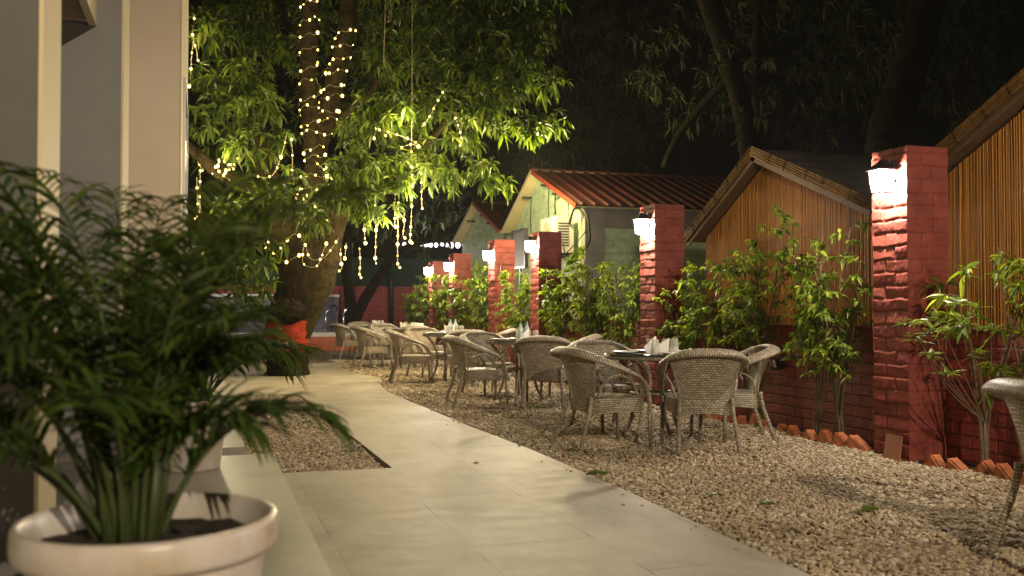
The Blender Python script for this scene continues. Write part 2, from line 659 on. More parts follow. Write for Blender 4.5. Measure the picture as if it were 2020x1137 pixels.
def _paving():
    m, nt, b = newmat('honed stone paving')
    v = coords(nt, "Object", rot=(0, 0, math.pi / 2))
    w = N(nt, "ShaderNodeTexNoise")
    w.inputs["Scale"].default_value = 2.0
    nt.links.new(v, w.inputs["Vector"])
    ad = N(nt, "ShaderNodeMixRGB", blend_type='ADD')
    ad.inputs[0].default_value = 0.014
    nt.links.new(v, ad.inputs[1])
    nt.links.new(w.outputs["Color"], ad.inputs[2])
    br = N(nt, "ShaderNodeTexBrick")
    br.inputs["Scale"].default_value = 1
    br.inputs["Brick Width"].default_value = 1.22
    br.inputs["Row Height"].default_value = 0.61
    br.inputs["Mortar Size"].default_value = 0.005
    br.inputs["Mortar Smooth"].default_value = 0.3
    br.inputs["Color1"].default_value = (0.385, 0.34, 0.262, 1)
    br.inputs["Color2"].default_value = (0.445, 0.40, 0.315, 1)
    br.inputs["Mortar"].default_value = (0.40, 0.36, 0.28, 1)
    nt.links.new(ad.outputs[0], br.inputs["Vector"])
    va = coords(nt)
    seam = ramp(nt, noise(nt, va, 1.7, 4), [(0.47, (0.05, 0.05, 0.05)), (0.62, (.8, .8, .8))])
    sm = N(nt, "ShaderNodeMath", operation='MULTIPLY')
    nt.links.new(br.outputs["Fac"], sm.inputs[0])
    nt.links.new(seam, sm.inputs[1])
    st = ramp(nt, noise(nt, coords(nt, "Object", (1.0, .6, 1)), 2.3, 9, .65), [(0.3, (0.66, 0.65, 0.60)), (0.5, (0.95, 0.94, 0.91)), (0.7, (1.08, 1.08, 1.08))])
    c = mixc(nt, 1.0, br.outputs["Color"], st, 'MULTIPLY')
    c = mixc(nt, sm.outputs[0], c, (0.07, 0.055, 0.04))
    spot = ramp(nt, noise(nt, va, 9, 8, .8), [(0.70, (0, 0, 0)), (0.76, (1, 1, 1))])
    c = mixc(nt, spot, c, (0.22, 0.19, 0.13))
    nt.links.new(c, b.inputs["Base Color"])
    rr = ramp(nt, noise(nt, coords(nt, "Object", (1.0, 2.0, 1)), 4.0, 8, .7), [(0.38, (0.50, 0.5, 0.5)), (0.62, (0.56, 0.56, 0.56))])
    nt.links.new(rr, b.inputs["Roughness"])
    b.inputs["Specular IOR Level"].default_value = 0.25
    h = N(nt, "ShaderNodeMath", operation='SUBTRACT')
    nt.links.new(noise(nt, va, 30, 6), h.inputs[0])
    nt.links.new(sm.outputs[0], h.inputs[1])
    bump(nt, b, h.outputs[0], .04, .001)
    return m


M['paving'] = _paving()


def _stonewall():
    m, nt, b = newmat('stacked slate cladding')
    v = coords(nt, "UV")
    br = N(nt, "ShaderNodeTexBrick")
    br.inputs["Scale"].default_value = 1
    br.inputs["Brick Width"].default_value = .3
    br.inputs["Row Height"].default_value = .07
    br.inputs["Mortar Size"].default_value = .01
    br.inputs["Color1"].default_value = (0.09, 0.09, 0.12, 1)
    br.inputs["Color2"].default_value = (0.20, 0.20, 0.25, 1)
    br.inputs["Mortar"].default_value = (0.03, 0.03, 0.04, 1)
    nt.links.new(v, br.inputs["Vector"])
    nt.links.new(br.outputs["Color"], b.inputs["Base Color"])
    b.inputs["Roughness"].default_value = .5
    return m


M['slate'] = _stonewall()

# ------------------------------------------------------------------ ground, paths, gravel
def sheet(name, poly, z0, z1, mat, kind='structure'):
    mb = MB()
    n = len(poly)
    mb.v += [(x, y, z1) for x, y in poly] + [(x, y, z0) for x, y in poly]
    mb.face(list(range(n)), [(x, y) for x, y in poly])
    for i in range(n):
        j = (i + 1) % n
        mb.face([i, n + i, n + j, j], [(0, 0)] * 4)
    o = mb.build(name, mat)
    tag(o, None, None, None, kind)
    return o


g = MB()
g.grid(lambda u, v: (-60 + 120 * u, -20 + 120 * v, -0.06), 8, 8)
tag(g.build('ground', M['soil']), None, None, None, 'structure')

path_right = [(2.50, -3.0), (2.44, 3.3), (2.50, 5.6), (2.50, 7.1), (2.44, 8.6), (2.42, 10.2), (2.40, 11.6), (2.40, 12.7), (2.46, 13.4), (2.54, 13.95), (2.68, 14.6),
              (2.78, 15.3), (2.70, 15.75), (2.56, 16.4), (2.55, 18.0), (2.62, 19.7)]
path_left = [(-2.0, 19.7), (-2.0, 12.75), (1.22, 12.7), (1.25, 9.5), (1.28, 6.58), (-0.6, 6.66), (-0.6, -3.0)]
sheet('path', path_right + path_left, -0.055, 0.0, M['paving'])
sheet('gravel_bed', [(-2, 6.68), (1.275, 6.6), (1.245, 9.5), (1.215, 12.68), (-2, 12.73)], -0.058, -0.028, M['gravel'])
sheet('gravel_yard', [(2.51, -3), (5.30, -3), (5.30, 30), (-4, 30), (-4, 19.75), (2.63, 19.72), (2.57, 16.4), (2.79, 15.3), (2.55, 13.95), (2.41, 12.0), (2.51, 6)],
      -0.057, -0.026, M['gravel'])
sheet('planting_bed', [(5.02, -3), (5.5, -3), (5.5, 24), (5.02, 24)], -0.056, -0.012, M['soil'])
sheet('veranda_step', [(-3, -3), (0.47, -3), (0.47, 6.72), (-3, 6.72)], 0.004, 0.12, M['slab'])
sheet('stepping_slab', [(-2.0, 7.6), (0.32, 7.6), (0.32, 9.2), (-2.0, 9.2)], -0.024, 0.05, M['slab'])


def edge_x(y, pts):
    ys = np.array([p[1] for p in pts])
    xs = np.array([p[0] for p in pts])
    return np.interp(y, ys, xs)


def base_ico(sub):
    bm = bmesh.new()
    bmesh.ops.create_icosphere(bm, subdivisions=sub, radius=1)
    bm.verts.ensure_lookup_table()
    v = np.array([p.co[:] for p in bm.verts])
    f = np.array([[q.index for q in p.verts] for p in bm.faces])
    bm.free()
    return v, f


OCT = (np.array([(1, 0, 0), (-1, 0, 0), (0, 1, 0), (0, -1, 0), (0, 0, 1), (0, 0, -1)], float),
       np.array([(0, 2, 4), (2, 1, 4), (1, 3, 4), (3, 0, 4), (2, 0, 5), (1, 2, 5), (3, 1, 5), (0, 3, 5)]))


def pebbles(px, py, r, base, z0):
    n = len(px)
    v, f = base
    s = np.stack([r * rng.uniform(.9, 1.5, n), r * rng.uniform(.7, 1.05, n), r * rng.uniform(.45, .75, n)], 1)
    vv = v[None] * s[:, None, :]
    vv = vv * (1 + rng.uniform(-.16, .16, (n, len(v), 1)))
    a = rng.uniform(0, 6.28, n)
    t = rng.normal(0, .35, n)
    y = vv[..., 1] * np.cos(t)[:, None] - vv[..., 2] * np.sin(t)[:, None]
    z = vv[..., 1] * np.sin(t)[:, None] + vv[..., 2] * np.cos(t)[:, None]
    x = vv[..., 0]
    X = x * np.cos(a)[:, None] - y * np.sin(a)[:, None] + px[:, None]
    Y = x * np.sin(a)[:, None] + y * np.cos(a)[:, None] + py[:, None]
    bumpz = 0.010 * np.sin(px * 3.1 + 1.3 * np.sin(py * 2.3)) + 0.008 * np.sin(py * 4.7 + px * 2)
    Z = z + (z0 + bumpz + rng.uniform(-.006, .012, n))[:, None]
    V = np.stack([X, Y, Z], -1).reshape(-1, 3)
    T = (f[None] + (np.arange(n) * len(v))[:, None, None]).reshape(-1, 3)
    return V, T


def merge(parts):
    V, T, o = [], [], 0
    for v, t in parts:
        V.append(v)
        T.append(t + o)
        o += len(v)
    return np.concatenate(V), np.concatenate(T)


parts = []
ICO = base_ico(1)
for (y0, y1, dens, r, base) in ((2.6, 6.4, 3700, .0108, ICO), (6.4, 9.5, 2700, .0118, OCT), (9.5, 15.0, 1150, .016, OCT), (15.0, 21.0, 560, .019, OCT)):
    n = int((y1 - y0) * 2.75 * dens)
    py = rng.uniform(y0, y1, n)
    px = rng.uniform(2.38, 5.14, n)
    keep = px > edge_x(py, path_right) + .012
    px, py = px[keep], py[keep]
    parts.append(pebbles(px, py, r * rng.lognormal(0, .28, len(px)), base, -.018))
n = 70
py = 2.6 + 13 * rng.uniform(0, 1, n) ** 1.5
parts.append(pebbles(edge_x(py, path_right) - .02 - rng.exponential(.07, n), py, .0085 * rng.lognormal(0, .3, n), OCT, .001))
V, T = merge(parts)
tag(aobj('gravel', V, T, M['pebble'], None, True), 'beige river pebbles covering the seating area beside the path', 'gravel', None, 'stuff')
parts = []
for (y0, y1, dens, r, base) in ((6.64, 9.0, 3000, .0115, ICO), (9.0, 12.66, 1500, .0145, OCT)):
    n = int((y1 - y0) * 1.85 * dens)
    parts.append(pebbles(rng.uniform(-.6, 1.235, n), rng.uniform(y0, y1, n), r * rng.lognormal(0, .28, n), base, -.020))
V, T = merge(parts)
k = (V[:, 1].reshape(-1) > -99)
tag(aobj('gravel', V, T, M['pebble'], None, True), 'brown pebbles filling the bed left of the paved path', 'gravel', None, 'stuff')

# ------------------------------------------------------------------ brick pillars with wall lanterns
def hashn(i, j, k):
    x = np.sin(i * 127.1 + j * 311.7 + k * 74.7) * 43758.5453
    return x - np.floor(x)


def vnoise(x, y, seed):
    xi, yi = np.floor(x), np.floor(y)
    fx, fy = x - xi, y - yi
    fx, fy = fx * fx * (3 - 2 * fx), fy * fy * (3 - 2 * fy)
    a = hashn(xi, yi, seed) * (1 - fx) + hashn(xi + 1, yi, seed) * fx
    b = hashn(xi, yi + 1, seed) * (1 - fx) + hashn(xi + 1, yi + 1, seed) * fx
    return a * (1 - fy) + b * fy


def brick_height(u, z, W, rh, seed, rough):
    """relief of a brick course face: u across, z up, in metres"""
    uu = u + (vnoise(u * 9, z * 9, seed) - .5) * .014
    zz = z + (vnoise(u * 7 + 40, z * 14, seed + 3) - .5) * .022
    row = np.floor(zz / rh)
    fz = zz / rh - row
    bl = W * 0.64
    off = np.where(row % 2 == 0, 0.0, W - bl)
    # one long and one short brick per course
    pos = np.where(row % 2 == 0, bl, W - bl)
    du = np.abs(uu - pos)
    dz = np.minimum(fz, 1 - fz) * rh
    d = np.minimum(du, dz)
    side = (uu > pos)
    gw = 0.019 if rough > .5 else 0.009
    groove = np.clip(d / gw, 0, 1)
    groove = np.sqrt(np.clip(1 - (1 - groove) ** 2, 0, 1))
    tilt = (hashn(row, side * 1.0, seed) - .5) * .014
    n = (vnoise(u * 32, z * 32, seed + 5) - .5) * .9 + (vnoise(u * 80, z * 80, seed + 9) - .5) * .6
    lean = (hashn(row, side * 2.0, seed + 1) - .5) * .02 * (fz - .5) * 2
    return (groove - 1) * (.021 if rough > .5 else .010) + (tilt + lean) * groove * rough + n * .0055 * rough, 1 - np.clip(d / (.009 if rough > .5 else .006), 0, 1)


def pillar(name, W, H, seed, step):
    nu = max(6, int(round(W / step)))
    nz = int(round(H / step))
    u = np.linspace(0, W, nu + 1)
    z = np.linspace(0, H, nz + 1)
    U, Z = np.meshgrid(u, z)
    V, T, o, GR = [], [], 0, []
    edge = np.minimum(U, W - U)
    fade = np.clip(edge / .012, 0, 1)
    for k in range(4):
        h, gr = brick_height(U, Z, W, H / 24.5, seed + k * 17, 1.0 if k == 3 else .3)
        GR.append(gr.ravel())
        rowlen = (hashn(np.floor(Z / (H / 24.5)), 5.0, seed) - .5) * .010
        h = h * (0.35 + .65 * fade) + rowlen
        a = k * math.pi / 2
        # local frame of the face: centre distance W/2, normal n, tangent t
        nx, ny = math.sin(a), -math.cos(a)
        tx, ty = math.cos(a), math.sin(a)
        d = W / 2 + h
        tt = (U - W / 2) * (1 + 2 * rowlen / W)
        P = np.stack([tx * tt + nx * d, ty * tt + ny * d, Z], -1).reshape(-1, 3)
        idx = np.arange((nz + 1) * (nu + 1)).reshape(nz + 1, nu + 1)
        q0, q1, q2, q3 = idx[:-1, :-1], idx[:-1, 1:], idx[1:, 1:], idx[1:, :-1]
        t = np.concatenate([np.stack([q0, q1, q2], -1).reshape(-1, 3), np.stack([q0, q2, q3], -1).reshape(-1, 3)])
        V.append(P)
        T.append(t + o)
        o += len(P)
    w = W / 2 - .001
    P = np.array([(-w, -w, H - .004), (w, -w, H - .004), (w, w, H - .004), (-w, w, H - .004)])
    V.append(P)
    T.append(np.array([(0, 1, 2), (0, 2, 3)]) + o)
    return np.concatenate(V), np.concatenate(T), np.concatenate(GR + [np.zeros(4)])


M['pillar_paint'] = None


def _pillarpaint():
    m, nt, b = newmat('glossy brick red paint')
    v = coords(nt)
    c = ramp(nt, noise(nt, v, 6, 8, .65), [(0.3, (0.18, 0.040, 0.030)), (0.6, (0.27, 0.062, 0.046)), (0.8, (0.32, 0.085, 0.063))])
    wm = ramp(nt, noise(nt, coords(nt, "Object", (1, 1, 2)), 16, 9, .8), [(0.62, (0, 0, 0)), (0.72, (1, 1, 1))])
    sx = N(nt, "ShaderNodeSeparateXYZ")
    nt.links.new(v, sx.inputs[0])
    low = ramp(nt, sx.outputs["Z"], [(0.0, (0.9, 0.9, 0.9)), (0.75, (0.12, 0.12, 0.12))])
    fac = mixc(nt, 1.0, wm, low, 'MULTIPLY')
    c = mixc(nt, fac, c, (0.36, 0.19, 0.13))
    at_ = N(nt, "ShaderNodeAttribute", attribute_name='joint_shade')
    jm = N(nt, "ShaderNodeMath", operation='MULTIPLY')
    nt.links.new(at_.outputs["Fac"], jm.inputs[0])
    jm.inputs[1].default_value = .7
    c = mixc(nt, jm.outputs[0], c, (0.07, 0.016, 0.012))  # occlusion shade in the brick joints, painted as darker red
    nt.links.new(c, b.inputs["Base Color"])
    b.inputs["Roughness"].default_value = 0.58
    b.inputs["Specular IOR Level"].default_value = 0.3
    bump(nt, b, noise(nt, v, 130, 5), .35, .003)
    return m


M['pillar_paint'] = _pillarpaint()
PW = 0.385
PX = 5.01
PILLARS = [(1.62, 2.35), (5.74, 2.35), (9.87, 2.35), (13.85, 2.34), (16.2, 2.38), (19.1, 2.29), (21.0, 2.22)]
plabels = ['red painted brick pillar with a lit lantern, nearest the viewer beyond the frame edge',
           'large red brick pillar with a lit lantern, nearest and tallest in the picture',
           'red brick pillar with a lit lantern, left of the gabled bamboo hut',
           'red brick pillar in front of the green gabled house and its air conditioner',
           'red brick pillar left of the grey board, before the smaller green gable',
           'slim far red brick pillar, second from the far end of the row',
           'smallest and farthest red brick pillar, leftmost of the row']


def lantern_parts(t):
    """a wall lantern: the wall is at local x = 0, the lamp hangs out towards -x"""
    def frustum(lev, c):
        mb = MB()
        for k, (w, z) in enumerate(lev):
            mb.v += [(c - w, -w, z), (c + w, -w, z), (c + w, w, z), (c - w, w, z)]
            if k:
                b = (k - 1) * 4
                for q in range(4):
                    mb.face([b + q, b + (q + 1) % 4, b + 4 + (q + 1) % 4, b + 4 + q])
        mb.face([3, 2, 1, 0])
        n = len(mb.v)
        mb.face([n - 4, n - 3, n - 2, n - 1])
        return mb
    bp = MB()
    bp.box(-0.022, -0.05, -0.02, -0.002, 0.05, 0.17)
    bp.tube([(-0.02, 0, 0.13), (-0.05, 0, 0.165), (-0.098, 0, 0.15)], 0.010, 6)
    bp.build('bracket', M['dark_metal'], t)
    frustum([(.095, .082), (.095, .096), (.055, .125), (.03, .15), (.012, .168)], -.10).build('cap', M['dark_metal'], t)
    frustum([(.058, -.098), (.077, .081)], -.10).build('lantern_glass', M['lamp_glass'], t)
    fr = MB()
    for sx in (-1, 1):
        for sy in (-1, 1):
            fr.tube([(-.10 + sx * .079, sy * .079, .083), (-.10 + sx * .060, sy * .060, -.10)], .006, 5)
    for q in (-1, 1):
        fr.obox((-.10 + q * .060, 0, -.104), (.012, .132, .012), Matrix.Identity(3))
        fr.obox((-.10, q * .060, -.104), (.108, .012, .012), Matrix.Identity(3))
    fr.build('lantern_frame', M['dark_metal'], t)


for i, (y, H) in enumerate(PILLARS):
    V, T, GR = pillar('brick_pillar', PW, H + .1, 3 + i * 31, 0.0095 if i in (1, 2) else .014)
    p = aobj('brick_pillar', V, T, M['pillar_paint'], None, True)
    p.data.attributes.new('joint_shade', 'FLOAT', 'POINT').data.foreach_set('value', GR.astype(np.float32))
    p.location = (PX + PW / 2, y + PW / 2, -.1)
    tag(p, plabels[i], 'pillar', 'red brick pillars along the wall')
    zl = 2.10 if i < 3 else (2.12, 2.10, 2.02, 2.0)[i - 3]
    t = thing('wall_lantern', 'lit black wall lantern on the ' + ('pillar beyond the right frame edge', 'nearest large brick pillar', 'brick pillar left of the bamboo hut',
              'brick pillar before the air conditioner', 'brick pillar left of the grey board', 'second farthest brick pillar', 'farthest brick pillar of the row')[i],
              'wall lantern', (PX - .002, y + PW / 2 - .03, zl), 0, 'lanterns on the brick pillars')
    lantern_parts(t)
    t.scale = (.88, .88, .92)
    lamp('lantern_light', (-0.10, 0, -0.02), P_LANTERN, (1.0, 0.86, 0.70), 0.05, t)

# low wall, edging, floodlight, leaning tile
lw = MB()
lw.box(5.37, -2, -.05, 5.62, 24.0, 0.97)
tag(lw.build('brick_wall', M['red_brick']), 'long low red brick wall running behind the pillars and shrubs', 'wall')
m = 0
ords = ['first', 'second', 'third', 'fourth', 'fifth', 'sixth', 'seventh', 'eighth', 'ninth', 'tenth', 'eleventh', 'twelfth', 'thirteenth', 'fourteenth', 'fifteenth']
bp0 = MB()
bp0.obox((0, 0, 0), (.07, .23, .115), Matrix.Identity(3))


def edging_mesh(seed):
    bm = bmesh.new()
    bmesh.ops.create_cube(bm, size=1)
    bmesh.ops.scale(bm, vec=(.085, .22, .125), verts=bm.verts)
    bmesh.ops.bevel(bm, geom=bm.edges[:], offset=.010, segments=2, affect='EDGES')
    r = random.Random(seed)
    for v in bm.verts:
        v.co += Vector([r.uniform(-.005, .005) for _ in range(3)])
    me = bpy.data.meshes.new('edging_brick')
    bm.to_mesh(me)
    bm.free()
    me.materials.append(M['terracotta'])
    return me


emesh = [edging_mesh(k) for k in range(4)]


def edging(y, label):
    o = bpy.data.objects.new('edging_brick', random.choice(emesh))
    C.objects.link(o)
    o.location = (5.06 + random.uniform(-.03, .03), y, random.uniform(-.055, -.005))
    o.rotation_euler = (R(random.uniform(28, 58)), R(random.uniform(-6, 6)), R(random.uniform(-14, 14)))
    tag(o, label, 'brick', 'tilted terracotta edging bricks')


for k in range(7):
    edging(5.50 - k * .215 - .02 * random.random(), f'tilted terracotta edging brick, {ords[k]} to the right of the nearest large pillar')
for k in range(15):
    edging(6.32 + k * .215 + .03 * random.random(), f'tilted terracotta edging brick, {ords[k]} to the left of the nearest large pillar')
tl = MB()
tl.obox((0, 0, .075), (.014, .17, .19), Matrix.Rotation(R(9), 3, 'Y'))
o = tl.build('floor_tile', M['tile'], None, (4.965, 5.86, 0))
tag(o, 'plain brown tile leaning against the foot of the nearest pillar', 'tile')
t = thing('floodlight', 'small unlit black floodlight fixed to the low red wall behind the chairs', 'floodlight', (5.36, onx(1540, 5.36), .58))
MB().obox((-.05, 0, 0), (.08, .11, .09), Matrix.Rotation(R(-15), 3, 'Y')).build('housing', M['dark_metal'], t)
MB().obox((-.094, 0, .012), (.006, .095, .075), Matrix.Rotation(R(-15), 3, 'Y')).build('lens', M['steel'], t)
MB().box(-.02, -.02, -.02, 0, .02, .02).build('bracket', M['dark_metal'], t)

# ------------------------------------------------------------------ bamboo huts
def bamboo_wall(poly, x, parent, name='wall'):
    """canes standing side by side under a gable line; poly: list of (y, ztop) from low y to high y"""
    mb = MB()
    ys = [p[0] for p in poly]
    zs = [p[1] for p in poly]
    y = ys[0]
    while y < ys[-1] - .01:
        w = random.uniform(.010, .019) + (.004 if random.random() < .06 else 0)
        zt = float(np.interp(y + w / 2, ys, zs))
        zb = random.uniform(-.0, .02)
        dx = random.uniform(-.004, .004)
        ww = w * random.uniform(.42, .47)
        mb.tube([(x + dx, y + w / 2 + random.uniform(-.003, .003), zb), (x + dx + random.uniform(-.004, .004), y + w / 2, zt * .5), (x + dx, y + w / 2 + random.uniform(-.003, .003), zt)], ww, 6, False)
        y += w
    return mb.build(name, M['bamboo'], parent)


def hut(label, yl, zl, ya, za, yr, zr, xf, xw, xb, ov):
    """gable across Y: left eave (yl, zl), apex (ya, za), right eave (yr, zr), yl > ya > yr; roof front at xf, cane wall at xw"""
    t = thing('bamboo_hut', label, 'hut', (0, 0, 0))
    yL, yR = yl - ov, yr + ov
    f = lambda y: (za + (zl - za) * (y - ya) / (yl - ya)) if y > ya else (za + (zr - za) * (ya - y) / (ya - yr))
    bamboo_wall([(yR, f(yR) - .10), (ya, za - .10), (yL, f(yL) - .10)], xw, t)
    bk = MB()
    bk.prism([(yR, 0), (yL, 0), (yL, f(yL) - .11), (ya, za - .11), (yR, f(yR) - .11)], xw + .02, xb - .2)
    bk.build('backing_wall', M['plywood'], t)
    for (ye, ze, nm) in ((yl, zl, 1), (yr, zr, -1)):
        rf = MB()
        nrm = Vector((0, za - ze, abs(ye - ya))).normalized()
        s = 1 if ye > ya else -1
        nn = Vector((0, s * nrm.y, nrm.z))
        th = .05
        a, e = Vector((0, ya, za)), Vector((0, ye, ze))

        def P(x, p, d):
            return (x, p.y + nn.y * d, p.z + nn.z * d)
        nseg = 14
        # thatch upper surface with uneven layers, plywood beneath
        def fn(u, v):
            p = a.lerp(e, v)
            lay = .02 * ((v * 6) % 1) + random.uniform(-.008, .008)
            q = P(xf + .02 + (xb - xf) * u, p, .01 + lay)
            return q
        rf.grid(fn, 24, 30, None, False, s > 0)
        rf.build('roof', M['thatch'], t)
        so = MB()
        so.v += [P(xf + .012, a, -.004), P(xb, a, -.004), P(xb, e, -.004), P(xf + .012, e, -.004), P(xf + .012, a, -.055), P(xb, a, -.055), P(xb, e, -.055), P(xf + .012, e, -.055)]
        for q in ((0, 1, 2, 3), (4, 7, 6, 5), (0, 4, 5, 1), (1, 5, 6, 2), (2, 6, 7, 3), (3, 7, 4, 0)):
            so.face(q)
        so.build('soffit', M['plywood'], t)
        bb = MB()
        bb.v += [P(xf + .0, a, -.052), P(xf + .02, a, -.052), P(xf + .02, e, -.052), P(xf, e, -.052), P(xf + .0, a, -.12), P(xf + .02, a, -.12), P(xf + .02, e, -.12), P(xf, e, -.12)]
        for q in ((0, 1, 2, 3), (4, 7, 6, 5), (0, 4, 5, 1), (1, 5, 6, 2), (2, 6, 7, 3), (3, 7, 4, 0)):
            bb.face(q)
        bb.build('barge_board', M['plywood'], t)
        po = MB()
        for k in range(5):
            d0 = .035 - k * .0225
            pts = []
            for j in range(7):
                p = a.lerp(e, j / 6)
                pts.append(Vector(P(xf - .014 + random.uniform(-.004, .004), p, d0 + random.uniform(-.004, .004))))
            po.tube(pts, random.uniform(.009, .013), 7)
        po.build('bamboo_fascia', M['bamboo_pole'], t)
        for j in (1, 2, 3, 4, 5):
            p = a.lerp(e, j / 6 + random.uniform(-.03, .03))
            tie = MB().obox(P(xf - .014, p, -.008), (.029, .008, .118), Matrix.Rotation(math.atan2(-s * (za - ze), abs(ye - ya)), 3, 'X'))
            tie.build('binding', M['bark'], t)
    return t


hut('gabled bamboo cane hut with thatched roof between two brick pillars', 10.40, 2.00, 8.89, 2.86, 6.97, 2.07, 5.70, 5.90, 9.2, .16)
hut('bamboo cane hut cut by the right frame edge, behind the nearest pillar', 6.88, 2.05, 5.13, 2.92, 3.3, 2.05, 5.70, 5.90, 9.2, .16)

# ------------------------------------------------------------------ green brick houses with red sheet roofs
def green_house(label, x0, x1, yl, zl, ya, za, yr, zr, ov):
    t = thing('green_house', label, 'house', (0, 0, 0))
    f = lambda y: (za + (zl - za) * (y - ya) / (yl - ya)) if y > ya else (za + (zr - za) * (ya - y) / (ya - yr))
    yL, yR = yl - ov, yr + ov
    w = MB()
    w.prism([(yR, -.05), (yL, -.05), (yL, f(yL) - .05), (ya, za - .05), (yR, f(yR) - .05)], x0, x1)
    w.build('wall', M['green_brick'], t)
    pl = MB()
    pl.box(x0 - .012, yR - .014, -.05, x0 + .36, yR + .20, f(yR) - .07)
    pl.box(x0 + .362, yR - .012, f(yR) - .42, x1, yR + .1, f(yR) - .07)
    pl.build('corner_pilaster', M['grey_plaster'], t)
    rib = [(0, 0), (.10, 0), (.125, .035), (.165, .035), (.19, 0), (.25, 0)]
    for ye, ze in ((yr, zr), (yl, zl)):
        r = MB()
        s = 1 if ye > ya else -1
        L = math.hypot(ye - ya, ze - za)
        nn = Vector((0, s * (za - ze) / L, abs(ye - ya) / L))
        prof = []
        x = x0 - .22
        while x < x1 + .2:
            prof += [(x + a, h) for a, h in rib[:-1]]
            x += .25
        nb = len(r.v)
        segs = 3
        for k in range(segs + 1):
            p = Vector((0, ya, za)).lerp(Vector((0, ye, ze)), k / segs)
            for px, h in prof:
                r.v.append((px, p.y + nn.y * (h + .01), p.z + nn.z * (h + .01)))
        n = len(prof)
        for k in range(segs):
            for i in range(n - 1):
                r.face([k * n + i, k * n + i + 1, (k + 1) * n + i + 1, (k + 1) * n + i])
        r.build('roof', M['red_sheet'], t)
        fa = MB()
        a, e = Vector((0, ya, za)), Vector((0, ye, ze))
        xs, xe = x0 - .235, x0 - .213
        P = lambda x, p, d: (x, p.y + nn.y * d, p.z + nn.z * d)
        fa.v += [P(xs, a, .03), P(xe, a, .03), P(xe, e, .03), P(xs, e, .03), P(xs, a, -.05), P(xe, a, -.05), P(xe, e, -.05), P(xs, e, -.05)]
        for q in ((0, 1, 2, 3), (4, 7, 6, 5), (0, 4, 5, 1), (1, 5, 6, 2), (2, 6, 7, 3), (3, 7, 4, 0)):
            fa.face(q)
        fa.build('verge_trim', M['red_trim'] if s < 0 else M['cream'], t)
        so = MB()
        so.v += [P(xe + .002, a, -.012), P(x1, a, -.012), P(x1, e, -.012), P(xe + .002, e, -.012), P(xe + .002, a, -.03), P(x1, a, -.03), P(x1, e, -.03), P(xe + .002, e, -.03)]
        for q in ((0, 1, 2, 3), (4, 7, 6, 5), (0, 4, 5, 1), (1, 5, 6, 2), (2, 6, 7, 3), (3, 7, 4, 0)):
            so.face(q)
        so.build('soffit', M['cream'], t)
    rc = MB()
    rc.tube([(x0 - .23, ya, za + .02), (x1 + .2, ya, za + .02)], .05, 8)
    rc.build('ridge_cap', M['red_sheet'], t)
    vb = MB()
    for yy in (ya - .55, ya + .6, ya - 1.15):
        z = f(yy) - .16
        MB().box(x0 - .21, yy - .025, z, x0 + .01, yy + .025, z + .045).build('purlin', M['dark_metal'], t)
    return t


GX = 6.5
green_house('pale green brick house with red sheet roof and air conditioner on its gable', GX, 13.5, 19.75, 2.83, 17.8, 3.90, 15.42, 2.96, .10)
green_house('smaller, farther pale green brick house with red roof', GX, 12.5, 24.0, 2.9, 22.1, 3.72, 19.95, 2.86, .10)
for yy, za_, zb_, sag in ((17.35, 3.55, 2.85, .03), (17.0, 3.4, 2.95, .02), (18.4, 3.4, 2.6, .04), (16.3, 3.2, 2.8, .02), (16.95, 2.95, 3.35, .05)):
    cable = MB()
    cable.tube(smooth_path([(GX - .012, yy, za_), (GX - .014, yy + sag, (za_ + zb_) / 2), (GX - .012, yy + .01, zb_)], 4), .009, 5)
    tag(cable.build('wall_cable', M['black_wire']), {17.35: 'longest thin dark cable dangling below the green gable apex', 17.0: 'dark cable right of the longest one on the green gable', 18.4: 'dark cable at the left side of the larger green gable', 16.3: 'dark cable nearest the white corner on the green gable wall', 16.95: 'dark cable crossing just above the air conditioner on the green gable'}[yy], 'cable', 'cables on the green gable wall')

yA = onx(1102, 6.25)
t = thing('air_conditioner', 'old white air conditioner unit hung on the green gable wall', 'air conditioner', (6.22, yA, 2.14))
MB().box(-.17, -.40, 0, .17, .42, .66).build('casing', M['ac_body'], t)
fg = MB()
for k in range(7):
    fg.lathe([(.26 - k * .036, 0), (.25 - k * .036, .004)], 20)
o = fg.build('fan_grille', M['grille'], t, (-.172, .10, .33))
o.rotation_euler = (0, -math.pi / 2, 0)
gp = MB()
for k in range(9):
    gp.box(-.13, -.4035, .12 + k * .05, .08, -.4012, .145 + k * .05)
gp.build('side_grille', M['grille'], t)
MB().box(-.16, -.36, -.05, .28, -.32, -.002).box(-.16, .34, -.05, .28, .38, -.002).build('bracket', M['dark_metal'], t)
cb = MB()
cb.tube(smooth_path([(6.3, yA - .41, 2.66), (6.32, yA - .62, 2.92), (6.42, yA - .86, 2.84), (6.46, yA - .95, 2.55), (6.46, yA - .88, 2.25), (6.3, yA - .45, 1.95)], 5), .024, 6)
tag(cb.build('refrigerant_pipe', M['black_wire']), 'thick black pipe looping from the air conditioner to the wall', 'pipe')
cb = MB()
cb.tube(smooth_path([(6.1, yA - .44, 2.45), (6.12, yA - .6, 2.2), (6.2, yA - .46, 1.98)], 5), .012, 5)
cb.tube(smooth_path([(6.12, yA - .44, 2.02), (6.3, yA - .75, 2.3), (6.44, yA - .85, 2.5)], 5), .010, 5)
tag(cb.build('power_cable', M['black_wire']), 'thin black cables crossing on the side of the air conditioner', 'cable')
pb = at(1030, 490, 17.6)
bd = MB()
bd.box(-.05, -.36, -.34, .0, .36, .34)
t = thing('grey_board', 'dark grey framed board standing between two far brick pillars', 'board', (5.85, onx(1028, 5.85), 2.28))
bd.build('panel', M['grey_board'], t)
